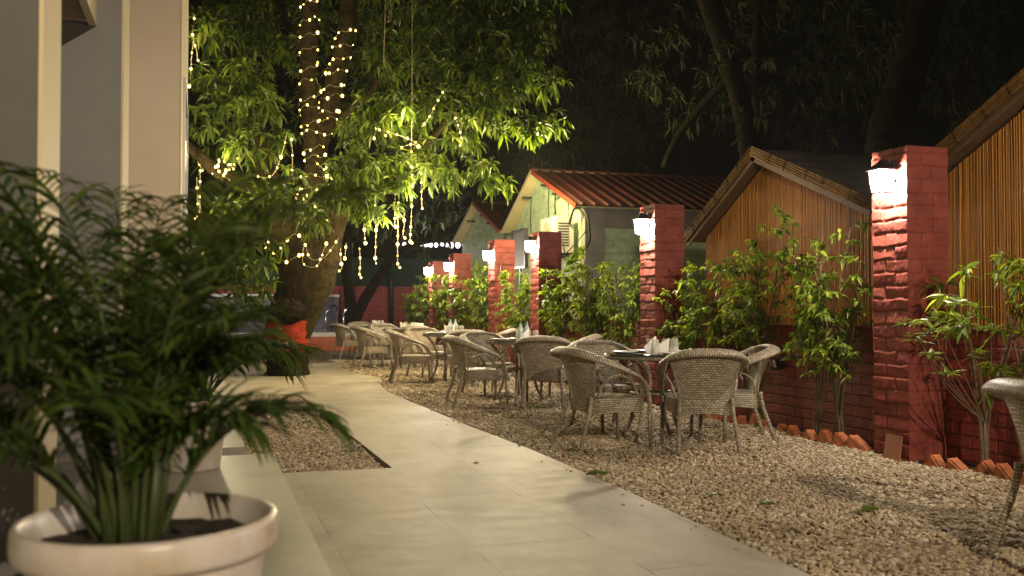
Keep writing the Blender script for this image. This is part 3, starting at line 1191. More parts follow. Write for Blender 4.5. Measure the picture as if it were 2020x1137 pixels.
MB().box(-.065, -.40, .341, .01, .40, .38).box(-.065, -.40, -.38, .01, .40, -.341).box(-.065, .361, -.34, .01, .40, .34).box(-.065, -.40, -.34, .01, -.361, .34).build('frame', M['dark_metal'], t)
MB().box(-.03, -.03, -2.3, .0, .03, -.382).build('post', M['dark_metal'], t)

# ------------------------------------------------------------------ far end: back wall, pool
bw = MB()
bw.box(-6, 31, -.05, 11, 31.3, 1.87)
bw.box(4.30, 30.9, -.05, 4.62, 30.998, 1.87)
tag(bw.build('brick_wall', M['red_back']), 'red brick boundary wall across the far end of the yard', 'wall')
nt_ = MB()
nt_.grid(lambda u, v: (-6 + 17 * u, 31.2 + .05 * math.sin(u * 60) + .02 * math.sin(v * 9 + u * 31), 1.88 + .95 * v), 90, 6)
tag(nt_.build('shade_net', M['net']), 'dark green shade net stretched above the far red wall', 'net')
pi = MB()
pi.tube([(5.95, 30.82, -.05), (5.95, 30.82, 1.9), (5.95, 30.82, 2.4)], .075, 8)
tag(pi.build('drain_pipe', M['dark_metal']), 'black drain pipe standing against the far red wall', 'pipe')
cp = MB()
cp.box(-6, 26.2, -.05, 4.22, 26.6, .36)
t = tag(cp.build('pool_wall', M['orange_paint']), 'low orange red pool wall with pale coping at the far end', 'wall')
c2 = MB()
c2.box(-6.02, 26.16, .362, 4.25, 26.95, .47)
c2.build('coping', M['white_stone'], t)
tag(sheet('pool_water', [(-6, 26.95), (4.2, 26.95), (4.2, 30.0), (-6, 30.0)], .1, .42, M['water'], None), None, None, None, 'structure')
sw = MB()
sw.box(-6, 30.02, 0, 4.1, 30.4, 1.50)
t = tag(sw.build('stone_wall', M['slate']), 'dark slate clad wall behind the pool ladder', 'wall')
MB().box(-6, 29.98, 1.502, 4.12, 30.42, 1.58).build('cap_stone', M['white_stone'], t)
t = thing('pool_ladder', 'chrome pool ladder with two arched handrails at the far pool edge', 'ladder', (3.28, 26.75, .47))
for dx in (0, .50):
    mb = MB()
    mb.tube(smooth_path([(dx, -.12, 0), (dx, -.12, .42), (dx + .06, .0, .62), (dx + .30, .35, .75), (dx + .40, .62, .66), (dx + .42, .7, .45), (dx + .42, .7, -.3)], 5), .024, 8)
    mb.build('handrail', M['steel'], t)
mb = MB()
mb.box(.42, .66, -.12, .92, .74, -.09)
mb.build('rung', M['steel'], t)

# ------------------------------------------------------------------ veranda building on the left
t = thing('veranda_building', 'pale plastered building with stepped columns at the left frame edge', 'building')
w = MB()
w.box(-3.2, 2.95, .12, -.45, 3.30, 3.09)
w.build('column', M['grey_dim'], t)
MB().box(-.449, 2.952, .12, -.437, 3.298, 3.088).build('column_lit_side', M['cream'], t)  # thin cream skin paints the warm tree light on this side
MB().box(-3.2, 5.75, .12, -.45, 6.19, 3.3).build('column', M['grey_plaster'], t)
MB().box(-.449, 5.752, .12, -.437, 6.188, 3.298).build('column_lit_side', M['cream'], t)  # same painted warm light on the second column
MB().box(-1.6, 6.9, -.05, -.162, 9.7, 4.2).build('wall', M['warm_plaster'], t)
MB().box(-.161, 6.902, -.05, -.15, 9.698, 4.2).build('wall_lit_side', M['cream'], t)  # warm light on the path side, painted as a cream skin
wf = MB()
for y0, y1, z0, z1 in ((7.6, 7.66, .9, 2.9), (8.9, 8.96, .9, 2.9), (7.66, 8.9, .9, .96), (7.66, 8.9, 2.84, 2.9), (7.66, 8.9, 1.9, 1.95)):
    wf.box(-.149, y0, z0, -.132, y1, z1)
wo = wf.build('window', M['white_plastic'], t)
MB().box(-.1495, 7.662, .962, -.143, 8.898, 2.838).build('pane', M['table_glass'], wo)
MB().box(-.62, 3.302, 2.72, -.58, 5.748, 3.09).build('beam', M['cream'], t)
MB().box(-3.2, 5.70, 2.74, -.622, 5.748, 3.09).build('beam', M['plaster'], t)
MB().box(-3.4, -3, 3.10, -.25, 5.5, 3.28).build('roof_slab', M['plaster'], t)
MB().box(-3.2, -2.9, .12, -3.0, 5.6, 3.09).build('wall', M['plaster'], t)
MB().box(-3.0, 2.6, .12, -.62, 2.93, .52).box(-2.4, 3.4, .12, -.55, 5.6, .30).build('step', M['slab'], t)
t = thing('ceiling_lamp', 'round white lamp under the veranda ceiling, beyond the frame', 'lamp', (-.7, .7, 3.098))
MB().lathe([(.001, -.001), (.17, -.001), (.17, -.03), (.15, -.03)], 24).build('housing', M['white_plastic'], t)
MB().lathe([(.149, -.03), (.10, -.045), (.001, -.05)], 24).build('diffuser', emit('lamp diffuser', (1, .8, .55), 4, True), t)
lamp('veranda_light', (0, 0, -.12), P_VERANDA, (1.0, 0.80, 0.55), .14, t)

t = thing('added_garden_lamp', 'added tall lamp post with a wide dark hood, unseen behind the viewer', 'lamp', (1.6, -5.5, 0))  # lamp added behind the camera to brighten chairs, gravel and bamboo
MB().tube([(0, 0, -.05), (0, 0, 3.95)], [.05, .035], 12).build('post', M['dark_metal'], t)  # post of the added lamp
MB().lathe([(.001, 4.46), (.10, 4.44), (.30, 4.36), (.46, 4.27), (.46, 4.240), (.45, 4.240), (.45, 4.262), (.28, 4.345), (.001, 4.42)], 32).build('added_hood', M['dark_metal'], t)  # hood shaped to keep the added light off the treetops
MB().tube([(.0, 0, 3.9), (.14, 0, 4.12), (.05, 0, 4.40)], .012, 8).build('arm', M['dark_metal'], t)
lamp('added_hooded_light', (0, 0, 4.272), P_ADDED_GARDEN, (1.0, .84, .59), .045, t)

# ------------------------------------------------------------------ wicker armchairs
def make_chair():
    t = thing('wicker_armchair', None, 'armchair', (0, 0, 0), 0, 'wicker armchairs round the tables')
    half = [(0, -.375, .795), (.12, -.365, .792), (.225, -.325, .778), (.292, -.235, .745), (.318, -.10, .695), (.318, .05, .637), (.303, .16, .585), (.285, .235, .515), (.272, .272, .42), (.266, .284, .30)]
    wid = [.056, .056, .054, .050, .044, .036, .028, .021, .018, .017]
    hgt = [.026, .026, .025, .024, .022, .019, .017, .017, .017, .016]
    full = [(-x, y, z) for x, y, z in half[:0:-1]] + half
    W = wid[:0:-1] + wid
    Hh = hgt[:0:-1] + hgt
    sp = smooth_path(full, 5)
    ell = []
    for i, p in enumerate(sp):
        q = i / 5
        a = min(int(q), len(W) - 2)
        fr = q - a
        w = W[a] * (1 - fr) + W[a + 1] * fr
        h = Hh[a] * (1 - fr) + Hh[a + 1] * fr
        out = Vector((p.x, (p.y - .05) * .9, 0)).normalized()
        tilt = -.45 if p.z > .6 else -.1
        ell.append(((out.x, out.y, tilt), w, h))
    MB().tube(sp, 1, 12, True, ell).build('arm_rail', M['wicker_wrap'], t)

    def back(u, v, off):
        s = 2 * u - 1
        hw = .195 + .085 * v ** 1.2
        x = s * hw
        z = .405 + v * (.385 - .045 * s * s)
        y = -.225 - .145 * v ** 1.25 + (.025 + .105 * v) * s * s
        return (x, y + off * (1 - .3 * s * s), z)
    b = MB()
    uvf = lambda u, v: (u * .50, v * .385)
    b.grid(lambda u, v: back(u, v, -.009), 16, 12, uvf)
    b.grid(lambda u, v: back(u, v, .009), 16, 12, uvf, True, True)
    for sx in (0, 1):
        b.tube([back(sx, v / 8, 0) for v in range(9)], .012, 6)
    b.tube([back(u / 10, 0, 0) for u in range(11)], .011, 6)
    b.build('backrest', M['wicker'], t)

    def sq(a, r=1.0, n=3.2):
        c, s = math.cos(a), math.sin(a)
        k = (abs(c) ** n + abs(s) ** n) ** (-1 / n)
        return c * k * .262 * r * (1 + .04 * s), s * k * .255 * r + .018

    st = MB()
    st.grid(lambda u, v: (*sq(2 * math.pi * u, .02 + .98 * v), .437 - .020 * (1 - (1 - v) ** 2) ** 6 - .010 * (1 - v)), 40, 8,
            lambda u, v: (sq(2 * math.pi * u, v)[0], sq(2 * math.pi * u, v)[1]))
    st.build('seat', M['wicker'], t)
    sk = MB()
    per = 1.75

    def skf(u, v):
        x, y = sq(2 * math.pi * u, 1.0 + .015 * math.sin(math.pi * v))
        arch = .022 * math.cos(4 * math.pi * u) if True else 0
        zb = .288 + (.018 * max(0, 1 - (abs(x) / .18) ** 2) if abs(y - .018) > .2 else .018 * max(0, 1 - ((y - .018) / .18) ** 2))
        return x, y, zb + (.418 - zb) * v
    sk.grid(skf, 48, 6, lambda u, v: (u * per, v * .13))
    sk.grid(lambda u, v: (skf(u, v)[0] * .965, (skf(u, v)[1] - .018) * .965 + .018, skf(u, v)[2]), 48, 2, lambda u, v: (u * per, v * .13), True, True)
    sk.build('apron', M['wicker'], t)
    for s in (-1, 1):
        MB().tube([(s * .262, .282, .34), (s * .262, .288, .17), (s * .264, .296, 0)], [.0185, .017, .016], 8).build('leg', M['wicker_wrap'], t)
        MB().tube(smooth_path([(s * .205, -.225, .43), (s * .212, -.245, .30), (s * .228, -.30, .14), (s * .24, -.345, 0)], 3), .0175, 8).build('leg', M['wicker_wrap'], t)
        MB().tube(smooth_path([(s * .225, -.18, .42), (s * .262, -.14, .54), (s * .292, -.02, .60), (s * .292, .10, .55), (s * .272, .17, .42)], 4), .011, 6).build('brace', M['wicker_wrap'], t)
    return t


chair0 = make_chair()
chair_used = []


def chair(x, y, dx, dy, label, z=0.0):
    o = chair0 if not chair_used else copy_tree(chair0)
    chair_used.append(o)
    o.location = (x, y, z - .012)
    o.rotation_euler = (0, 0, math.atan2(-dx, dy))
    o['label'] = label


# ------------------------------------------------------------------ round tables
def make_table():
    t = thing('round_table', None, 'table', (0, 0, 0), 0, 'round wicker tables with glass tops')
    MB().lathe([(.001, .731), (.425, .731), (.430, .735), (.425, .739), (.001, .739)], 48).build('glass_top', M['table_glass'], t)
    MB().lathe([(.395, .729), (.418, .727), (.424, .712), (.410, .696), (.36, .692), (.001, .700), ], 48).build('woven_rim', M['wicker_wrap'], t)
    MB().lathe([(.001, .7285), (.40, .7285)], 40).build('woven_top', M['wicker'], t)
    for k in range(4):
        a = k * math.pi / 2 + .6
        c, s = math.cos(a), math.sin(a)
        MB().tube(smooth_path([(.36 * c, .36 * s, .70), (.25 * c, .25 * s, .56), (.19 * c, .19 * s, .38), (.22 * c, .22 * s, .16), (.31 * c, .31 * s, 0)], 4), .018, 8).build('leg', M['wicker_wrap'], t)
    MB().lathe([(.19, .375), (.21, .385), (.21, .40), (.19, .41), (.175, .395), (.19, .375)], 24).build('ring', M['wicker_wrap'], t)
    return t


TABLES = [(3.77, 7.47), (3.77, 11.15), (3.75, 14.6), (3.75, 18.1), (3.75, 21.5)]
where = ['nearest round table', 'second table from the viewer', 'third table along, the middle one', 'fourth table along', 'farthest table by the pool']
tbl = ['nearest round glass topped wicker table, laid with napkins and no bottles', 'second round glass topped wicker table, with two water bottles',
       'third round glass topped wicker table, the middle one of the row', 'fourth round wicker table, seen partly behind chair backs', 'farthest round wicker table, beside the pool']
t0 = make_table()
for i, (x, y) in enumerate(TABLES):
    o = t0 if i == 0 else copy_tree(t0)
    o.location = (x, y, -.01)
    o.rotation_euler = (0, 0, i * .5)
    o['label'] = tbl[i]
for i, (x, y) in enumerate(TABLES):
    j = lambda s=.05: random.uniform(-s, s) if i else 0
    chair(x - .62 + j(), y - .32 + j(), .99, .10 + j(.25), f'wicker armchair on the path side of the {where[i]}')
    chair(x + .07 + j(), y - .70 + j(), .316 + j(.2), .949, f'wicker armchair with its back to the viewer at the {where[i]}')
    chair(x + .60 + j(), y - .27 + j(), -.93, .36 + j(.25), f'wicker armchair on the wall side of the {where[i]}')
    chair(x - .05 - (.12 if i else 0) + j(), y + .80 + j(), .12 + j(.2), -1, f'wicker armchair facing the viewer from behind the {where[i]}')
chair(3.70, 3.10, .96, -.29, 'dark wicker armchair cut by the right frame edge, nearest the viewer')

# ------------------------------------------------------------------ tableware
ang = -YAW


def ontable(i, r, f, z=.7295):
    x, y = TABLES[i]
    return (x + RT.x * r + math.sin(YAW) * f, y + RT.y * r + math.cos(YAW) * f, z)


plate_me = MB().lathe([(.001, .004), (.07, .004), (.115, .018), (.122, .020), (.118, .014), (.075, .0), (.001, .0)], 32).mesh('plate', M['china'])
tumb_me = MB().lathe([(.041, 0), (.043, .012), (.037, .045), (.034, .055), (.036, .07), (.031, .122), (.027, .127), (.001, .127)], 20).mesh('tumbler', M['glass'])


def single(name, me, loc, rz, label, cat, group=None, rx=0):
    o = bpy.data.objects.new(name, me)
    C.objects.link(o)
    o.location = loc
    o.rotation_euler = (rx, 0, rz)
    return tag(o, label, cat, group)


def napkin(i, r, f, rz, label):
    mb = MB()
    h = random.uniform(.135, .155)
    w = .075
    mb.v += [(-w * .7, .016, 0), (w * .7, .016, 0), (w * .9, .008, h), (-w * .7, -.016, 0), (w * .7, -.016, 0), (w * .95, -.002, h * .97), (-w, .0, h * .40), (0, .03, .0)]
    for q in ((0, 1, 2), (0, 2, 6), (4, 3, 5), (3, 6, 5), (0, 6, 3), (2, 5, 6), (1, 4, 5), (1, 5, 2)):
        mb.face(q)
    o = mb.build('napkin', M['napkin'], None, ontable(i, r, f))
    o.rotation_euler = (0, 0, rz)
    tag(o, label, 'napkin', 'folded napkins on the tables')


def bottle(i, r, f, label):
    t = thing('water_bottle', label, 'bottle', ontable(i, r, f), 0, 'water bottles on the tables')
    MB().lathe([(.001, 0), (.03, 0), (.033, .01), (.032, .05), (.034, .06), (.033, .12), (.030, .15), (.014, .19), (.012, .2)], 18).build('bottle_body', M['bottle'], t)
    MB().lathe([(.0335, .065), (.0345, .07), (.0345, .115), (.0335, .12)], 18).build('bottle_label', M['teal'], t)
    MB().lathe([(.0145, .198), (.0145, .222), (.001, .223)], 14).build('cap', M['teal'], t)


on = ['nearest', 'second', 'middle', 'fourth', 'farthest']
for i in range(5):
    for (r, f, lb) in ((-.24, .04, 'left'), (.15, -.22, 'near'), (-.03, .27, 'back'), (.26, .08, 'right')):
        single('plate', plate_me, ontable(i, r, f), 0, f'round white plate at the {lb} side of the {on[i]} table', 'plate', 'white plates on the tables')
    for (r, f, lb) in ((.0, -.13, 'alone nearest the table edge'), (-.005, .13, 'behind, by the napkins'), (.12, .06, 'left one of the pair right of the napkins'), (.195, .04, 'rightmost of all')):
        r += random.uniform(-.02, .02) if i else 0
        single('tumbler', tumb_me, ontable(i, r, f), 0, f'upturned glass tumbler on the {on[i]} table, {lb}', 'glass', 'upturned tumblers on the tables')
    napkin(i, -.02, .02, .3 + i, f'folded white napkin on the {on[i]} table, the left one')
    napkin(i, .075, -.01, -.25 + i * .7, f'folded white napkin on the {on[i]} table, the right one')
for i in (1, 2):
    bottle(i, .02, .06, f'left clear water bottle with teal cap on the {on[i]} table')
    bottle(i, .10, .09, f'right clear water bottle with teal cap on the {on[i]} table')
cut = MB()
cut.box(-.006, -.09, 0, .006, .03, .003).box(-.012, .03, 0, .012, .09, .004)
fork_me = cut.mesh('spoon', M['steel'])
for i in range(3):
    for (r, f, lb) in ((-.10, -.10, 'left of the near tumbler'), (.28, -.15, 'right of the near plate')):
        single('spoon', fork_me, ontable(i, r, f, .733), random.uniform(-1, 1), f'steel spoon on the {on[i]} table, {lb}', 'spoon', 'spoons on the tables')
bx = MB().box(-.12, -.06, 0, .12, .06, .11).mesh('napkin_box', M['china'])
single('napkin_box', bx, ontable(3, .24, .2), -YAW, 'white napkin box on the fourth table', 'box')

# ------------------------------------------------------------------ foliage makers
def unit(a):
    return a / np.maximum(np.linalg.norm(a, axis=-1, keepdims=True), 1e-9)


def leaf_arrays(base, d, L, W, droop):
    """lance shaped leaves, folded along the midrib and bending down"""
    n = len(base)
    d = unit(d)
    up = np.array([0, 0, 1.0]) + rng.normal(0, .35, (n, 3))
    side = unit(np.cross(d, up))
    nrm = np.cross(side, d)
    L, W, droop = L[:, None], W[:, None], droop[:, None]

    def mid(s):
        p = base + d * L * s
        p[:, 2:3] -= droop * L * s * s
        return p
    p0, p1, p2, p3 = mid(0), mid(.32), mid(.68), mid(1.0)
    f = nrm * W * .16
    V = np.stack([p0, p1 - side * W * .5 + f, p1, p1 + side * W * .5 + f, p2 - side * W * .38 + f, p2, p2 + side * W * .38 + f, p3], 1)
    t = np.array([(0, 2, 1), (0, 3, 2), (1, 2, 5), (1, 5, 4), (2, 3, 6), (2, 6, 5), (4, 5, 7), (5, 6, 7)])
    T = t[None] + (np.arange(n) * 8)[:, None, None]
    return V.reshape(-1, 3), T.reshape(-1, 3)


def whorls(cent, axis, per, L, W, droop, spread=1.0):
    """rosettes of leaves at twig tips"""
    n = len(cent)
    k = per
    c = np.repeat(cent, k, 0)
    a = np.repeat(unit(axis), k, 0)
    r = unit(rng.normal(0, 1, (n * k, 3)))
    d = unit(a * rng.uniform(.1, .9, (n * k, 1)) + r * spread)
    l = L * rng.uniform(.65, 1.2, n * k)
    c = c - a * rng.uniform(0, .08, (n * k, 1)) * (L / .18)
    return leaf_arrays(c, d, l, W * rng.uniform(.75, 1.2, n * k) * l / L, droop * rng.uniform(.5, 1.5, n * k))


def clump_points(cs, dens):
    """points inside ellipsoidal clumps; cs: (centre, rx, rz); uneven density"""
    P, A = [], []
    for c, rx, rz in cs:
        n = max(4, int(dens * rx * rx * rz * rng.uniform(.65, 1.35)))
        v = unit(rng.normal(0, 1, (n, 3))) * (rng.uniform(0.05, 1, (n, 1)) ** .5)
        P.append(np.array(c)[None] + v * np.array([rx, rx, rz]))
        A.append(v + np.array([0, 0, -.25]) + rng.normal(0, .3, (n, 3)))
    return np.concatenate(P), np.concatenate(A)


def project(P):
    d = P - np.array([0, 0, CAMZ])
    z = d @ np.array(FW)
    return 1010 + F * (d @ np.array(RT)) / z, 568.5 - F * (d @ np.array(UP)) / z, z


# ------------------------------------------------------------------ the big mango tree
ZT = 15.95
BX, BY = 1.42, 16.3
mango = thing('mango_tree', 'big leafy mango tree with a red painted trunk band, hung with fairy lights', 'tree', (BX, BY, 0))
B0 = Vector((BX, BY, 0))


def pxpath(pts, dz0=0.0):
    """photo pixels + depth offset -> world path"""
    return [at(p[0], p[1], ZT + dz0 + (p[3] if len(p) > 3 else 0)) for p in pts], [p[2] / F * ZT for p in pts]


def limb(name, pts, mat, parent, n=5, sides=14, noise_=.06, base=None):
    w, r = pxpath(pts)
    sp = smooth_path(w, n)
    m = len(sp)
    rr = np.interp(np.linspace(0, len(r) - 1, m), range(len(r)), r)
    if base is not None:
        sp = [p - base for p in sp]
    mb = MB()
    mb.tube(sp, list(rr), sides, True, None, noise_)
    o = mb.build(name, mat, parent)
    return sp, rr


trunk_pts = [(566, 748, 46), (568, 735, 41), (566, 690, 40), (570, 640, 44), (584, 590, 43), (594, 545, 45), (600, 505, 50), (606, 470, 40)]
limb('trunk', trunk_pts, M['trunk'], mango, 6, 28, .05, B0)
limb('trunk', [(588, 668, 20), (606, 612, 29), (630, 560, 28), (642, 520, 26), (650, 480, 24), (664, 430, 22), (690, 385, 20), (730, 340, 18, .2)], M['bark'], mango, 5, 16, .06, B0)
L1, R1 = limb('limb', [(596, 520, 36), (606, 440, 27), (618, 370, 22), (622, 320, 19), (613, 250, 17), (608, 180, 17), (609, 90, 17), (612, 0, 16), (615, -120, 15)], M['bark'], mango, 6, 16, .05, B0)
L2, R2 = limb('limb', [(616, 350, 18, .05), (630, 280, 19, .1), (648, 215, 20, .15), (665, 140, 19, .2), (683, 62, 18, .2), (687, 0, 17, .3), (692, -120, 15, .4)], M['bark'], mango, 6, 16, .05, B0)
limb('limb', [(575, 520, 34), (556, 440, 26), (536, 370, 22), (518, 320, 21), (500, 250, 18), (490, 200, 13), (470, 120, 9)], M['bark'], mango, 5, 14, .06, B0)
limb('limb', [(540, 400, 18), (480, 365, 15, -.2), (430, 340, 13, -.4), (385, 300, 10, -.5), (340, 270, 8, -.6)], M['bark'], mango, 5, 10, .06, B0)
limb('limb', [(720, 350, 17, .2), (790, 310, 15, .2), (840, 275, 14, .2), (880, 230, 12, .3), (905, 190, 8, .3), (935, 120, 5, .4)], M['bark'], mango, 5, 12, .06, B0)
limb('limb', [(655, 240, 10, .3), (720, 190, 9, .7), (748, 140, 8, 1.0), (760, 80, 7, 1.3)], M['bark'], mango, 5, 10, .06, B0)
limb('limb', [(575, 80, 16, 1.2), (555, 30, 14, 1.4), (540, -60, 12, 1.6)], M['bark'], mango, 5, 10, .06, B0)
burl = MB()
bc = at(566, 614, ZT - .42) - B0


def burlf(u, v):
    a, b = 2 * math.pi * u, math.pi * v
    k = 1 + .10 * math.sin(7 * a + 3 * b) + .08 * math.sin(11 * b - 4 * a) + random.uniform(-.05, .05)
    return bc + Vector((.29 * math.sin(b) * math.cos(a) * k, .24 * math.sin(b) * math.sin(a) * k, .20 * math.cos(b) * k))


burl.grid(burlf, 30, 18)
burl.build('burl', M['bark_dark'], mango)

front = [(420, 60, 0, 70), (480, 30, 1, 80), (400, 150, 0, 45), (470, 150, -.4, 70), (540, 90, .8, 50), (430, 225, -.5, 70), (515, 205, -.8, 60), (392, 250, 0, 40), (478, 285, -.8, 60), (556, 285, -.7, 42),
         (540, 395, -1.2, 55), (480, 415, -1.2, 60), (608, 425, -1.3, 45), (560, 470, -1.1, 38), (505, 520, -.9, 42), (470, 590, -.6, 55), (525, 560, -.8, 34), (548, 560, -.8, 22), (440, 520, -.4, 60), (515, 470, -1, 40),
         (700, 265, -.5, 55), (755, 225, -.8, 65), (720, 335, -1, 65), (790, 335, -1, 60), (678, 395, -1.1, 48), (735, 405, -1, 52), (850, 300, -.5, 55), (830, 205, -.3, 65), (905, 260, -.5, 60),
         (900, 150, 0, 80), (965, 205, 0, 70), (1030, 250, 0, 55), (985, 110, .2, 90), (1055, 160, .4, 65), (1085, 240, .2, 40), (860, 90, .3, 75), (780, 110, .7, 62), (735, 40, .9, 55), (830, 10, .6, 70), (930, 20, .6, 85),
         (1030, 60, .6, 75), (885, 350, -.6, 48), (940, 335, -.4, 48), (985, 365, -.3, 34), (660, 345, -1.2, 40), (610, 390, -1.0, 34), (640, 375, -1.3, 36), (575, 335, -.9, 30), (585, 140, .6, 16)]
cs = [(at(u, v, ZT + dz), r / F * ZT, r / F * ZT * .72) for u, v, dz, r in front]
P, A = clump_points(cs, 390)
u, v, z = project(P)
stem = ((np.abs(u - 610) < 34) & (v < 330)) | ((np.abs(u - (683 - (v - 60) * .26)) < 32) & (v < 290) & (v > -20)) | ((np.abs(u - 598) < 52) & (v > 455) & (v < 700))
keep = ~(stem & (z < ZT + .35) & (rng.uniform(0, 1, len(u)) < .93))
V1 = whorls(P[keep], A[keep], 9, .19, .060, .42)
back = [(600, 60, 2.6, 110), (720, 120, 3, 120), (640, 220, 2.6, 100), (760, 220, 3, 110), (450, 120, 2.6, 110), (520, 240, 2.4, 90), (440, 300, 2.4, 80), (870, 60, 2.5, 110), (960, 140, 2.4, 110), (560, -20, 2, 120), (700, -40, 2, 120),
        (900, -60, 1.5, 130), (1040, -30, 1.5, 110), (420, -60, 1.5, 120), (660, 320, 1.8, 60), (800, 280, 2.2, 80)]
cs = [(at(a, b, ZT + dz), r / F * ZT, r / F * ZT * .8) for a, b, dz, r in back]
P, A = clump_points(cs, 95)
V2 = whorls(P, A, 8, .21, .058, .45)
V, T = merge([V1, V2])
aobj('crown', V - np.array(B0), T, M['leaf'], mango)

# ------------------------------------------------------------------ other trees
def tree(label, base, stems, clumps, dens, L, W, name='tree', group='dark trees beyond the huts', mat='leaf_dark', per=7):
    """stems: lists of (u, v, r_px, depth); clumps: (u, v, depth, r_px)"""
    b = Vector(base)
    t = thing(name, label, 'tree', base, 0, group)
    for st in stems:
        w = [at(p[0], p[1], p[3]) - b for p in st]
        r = [p[2] / F * p[3] for p in st]
        sp = smooth_path(w, 5)
        rr = np.interp(np.linspace(0, len(r) - 1, len(sp)), range(len(r)), r)
        MB().tube(sp, list(rr), 12, True, None, .06).build('trunk', M['bark_dark'], t)
    cs = [(at(a, c, d), q / F * d, q / F * d * .8) for a, c, d, q in clumps]
    P, A = clump_points(cs, dens)
    V, T = whorls(P, A, per, L, W, .5)
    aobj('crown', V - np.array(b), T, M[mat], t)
    return t


def gz(u, d):
    """ground point below photo column u at depth d"""
    p = at(u, 568.5, d)
    return (p.x, p.y, -.05)


def cloud(u0, u1, v0, v1, d0, d1, r0, r1, n):
    return [(random.uniform(u0, u1), random.uniform(v0, v1), random.uniform(d0, d1), random.uniform(r0, r1)) for _ in range(n)]


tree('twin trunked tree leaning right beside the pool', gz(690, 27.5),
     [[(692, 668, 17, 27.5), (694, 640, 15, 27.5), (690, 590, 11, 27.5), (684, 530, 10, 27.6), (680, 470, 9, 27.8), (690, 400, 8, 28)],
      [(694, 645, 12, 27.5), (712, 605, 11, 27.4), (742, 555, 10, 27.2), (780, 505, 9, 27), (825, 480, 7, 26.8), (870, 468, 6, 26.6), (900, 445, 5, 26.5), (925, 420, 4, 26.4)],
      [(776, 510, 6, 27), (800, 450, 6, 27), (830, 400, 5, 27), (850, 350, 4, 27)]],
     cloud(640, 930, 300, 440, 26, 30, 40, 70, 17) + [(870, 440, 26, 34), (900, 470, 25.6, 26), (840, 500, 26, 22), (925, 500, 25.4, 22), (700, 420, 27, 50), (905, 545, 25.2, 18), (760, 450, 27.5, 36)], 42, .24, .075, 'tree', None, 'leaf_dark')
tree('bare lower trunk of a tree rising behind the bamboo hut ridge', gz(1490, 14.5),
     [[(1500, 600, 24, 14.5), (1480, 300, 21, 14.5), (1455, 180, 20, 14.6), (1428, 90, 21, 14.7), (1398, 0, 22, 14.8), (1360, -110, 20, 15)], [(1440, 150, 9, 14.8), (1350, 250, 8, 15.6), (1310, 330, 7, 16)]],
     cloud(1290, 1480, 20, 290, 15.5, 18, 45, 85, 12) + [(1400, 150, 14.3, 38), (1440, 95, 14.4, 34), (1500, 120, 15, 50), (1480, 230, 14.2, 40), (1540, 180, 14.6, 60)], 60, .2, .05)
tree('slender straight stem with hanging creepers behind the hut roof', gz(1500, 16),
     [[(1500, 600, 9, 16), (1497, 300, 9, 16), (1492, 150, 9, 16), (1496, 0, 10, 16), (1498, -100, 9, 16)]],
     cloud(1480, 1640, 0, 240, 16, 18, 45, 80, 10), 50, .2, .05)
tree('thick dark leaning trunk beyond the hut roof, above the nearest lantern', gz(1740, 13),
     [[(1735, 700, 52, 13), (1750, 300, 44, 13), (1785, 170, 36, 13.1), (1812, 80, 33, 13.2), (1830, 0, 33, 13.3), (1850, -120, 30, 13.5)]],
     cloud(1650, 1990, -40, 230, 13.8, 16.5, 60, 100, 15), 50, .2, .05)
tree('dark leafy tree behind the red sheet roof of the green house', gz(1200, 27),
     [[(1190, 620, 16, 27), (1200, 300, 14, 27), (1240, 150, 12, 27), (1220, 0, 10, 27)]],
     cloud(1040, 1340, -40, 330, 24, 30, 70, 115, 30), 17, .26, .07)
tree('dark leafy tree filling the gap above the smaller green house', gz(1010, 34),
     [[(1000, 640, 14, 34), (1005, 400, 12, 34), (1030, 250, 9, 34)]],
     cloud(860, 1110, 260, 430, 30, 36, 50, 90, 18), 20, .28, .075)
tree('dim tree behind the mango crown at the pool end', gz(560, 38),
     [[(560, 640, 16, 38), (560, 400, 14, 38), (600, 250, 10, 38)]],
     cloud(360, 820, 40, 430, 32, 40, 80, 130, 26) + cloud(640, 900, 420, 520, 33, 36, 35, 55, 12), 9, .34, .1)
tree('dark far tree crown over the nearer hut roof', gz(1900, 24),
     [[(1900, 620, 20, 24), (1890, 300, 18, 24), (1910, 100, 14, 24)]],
     cloud(1560, 2040, -60, 260, 20, 26, 80, 130, 24), 14, .26, .07)

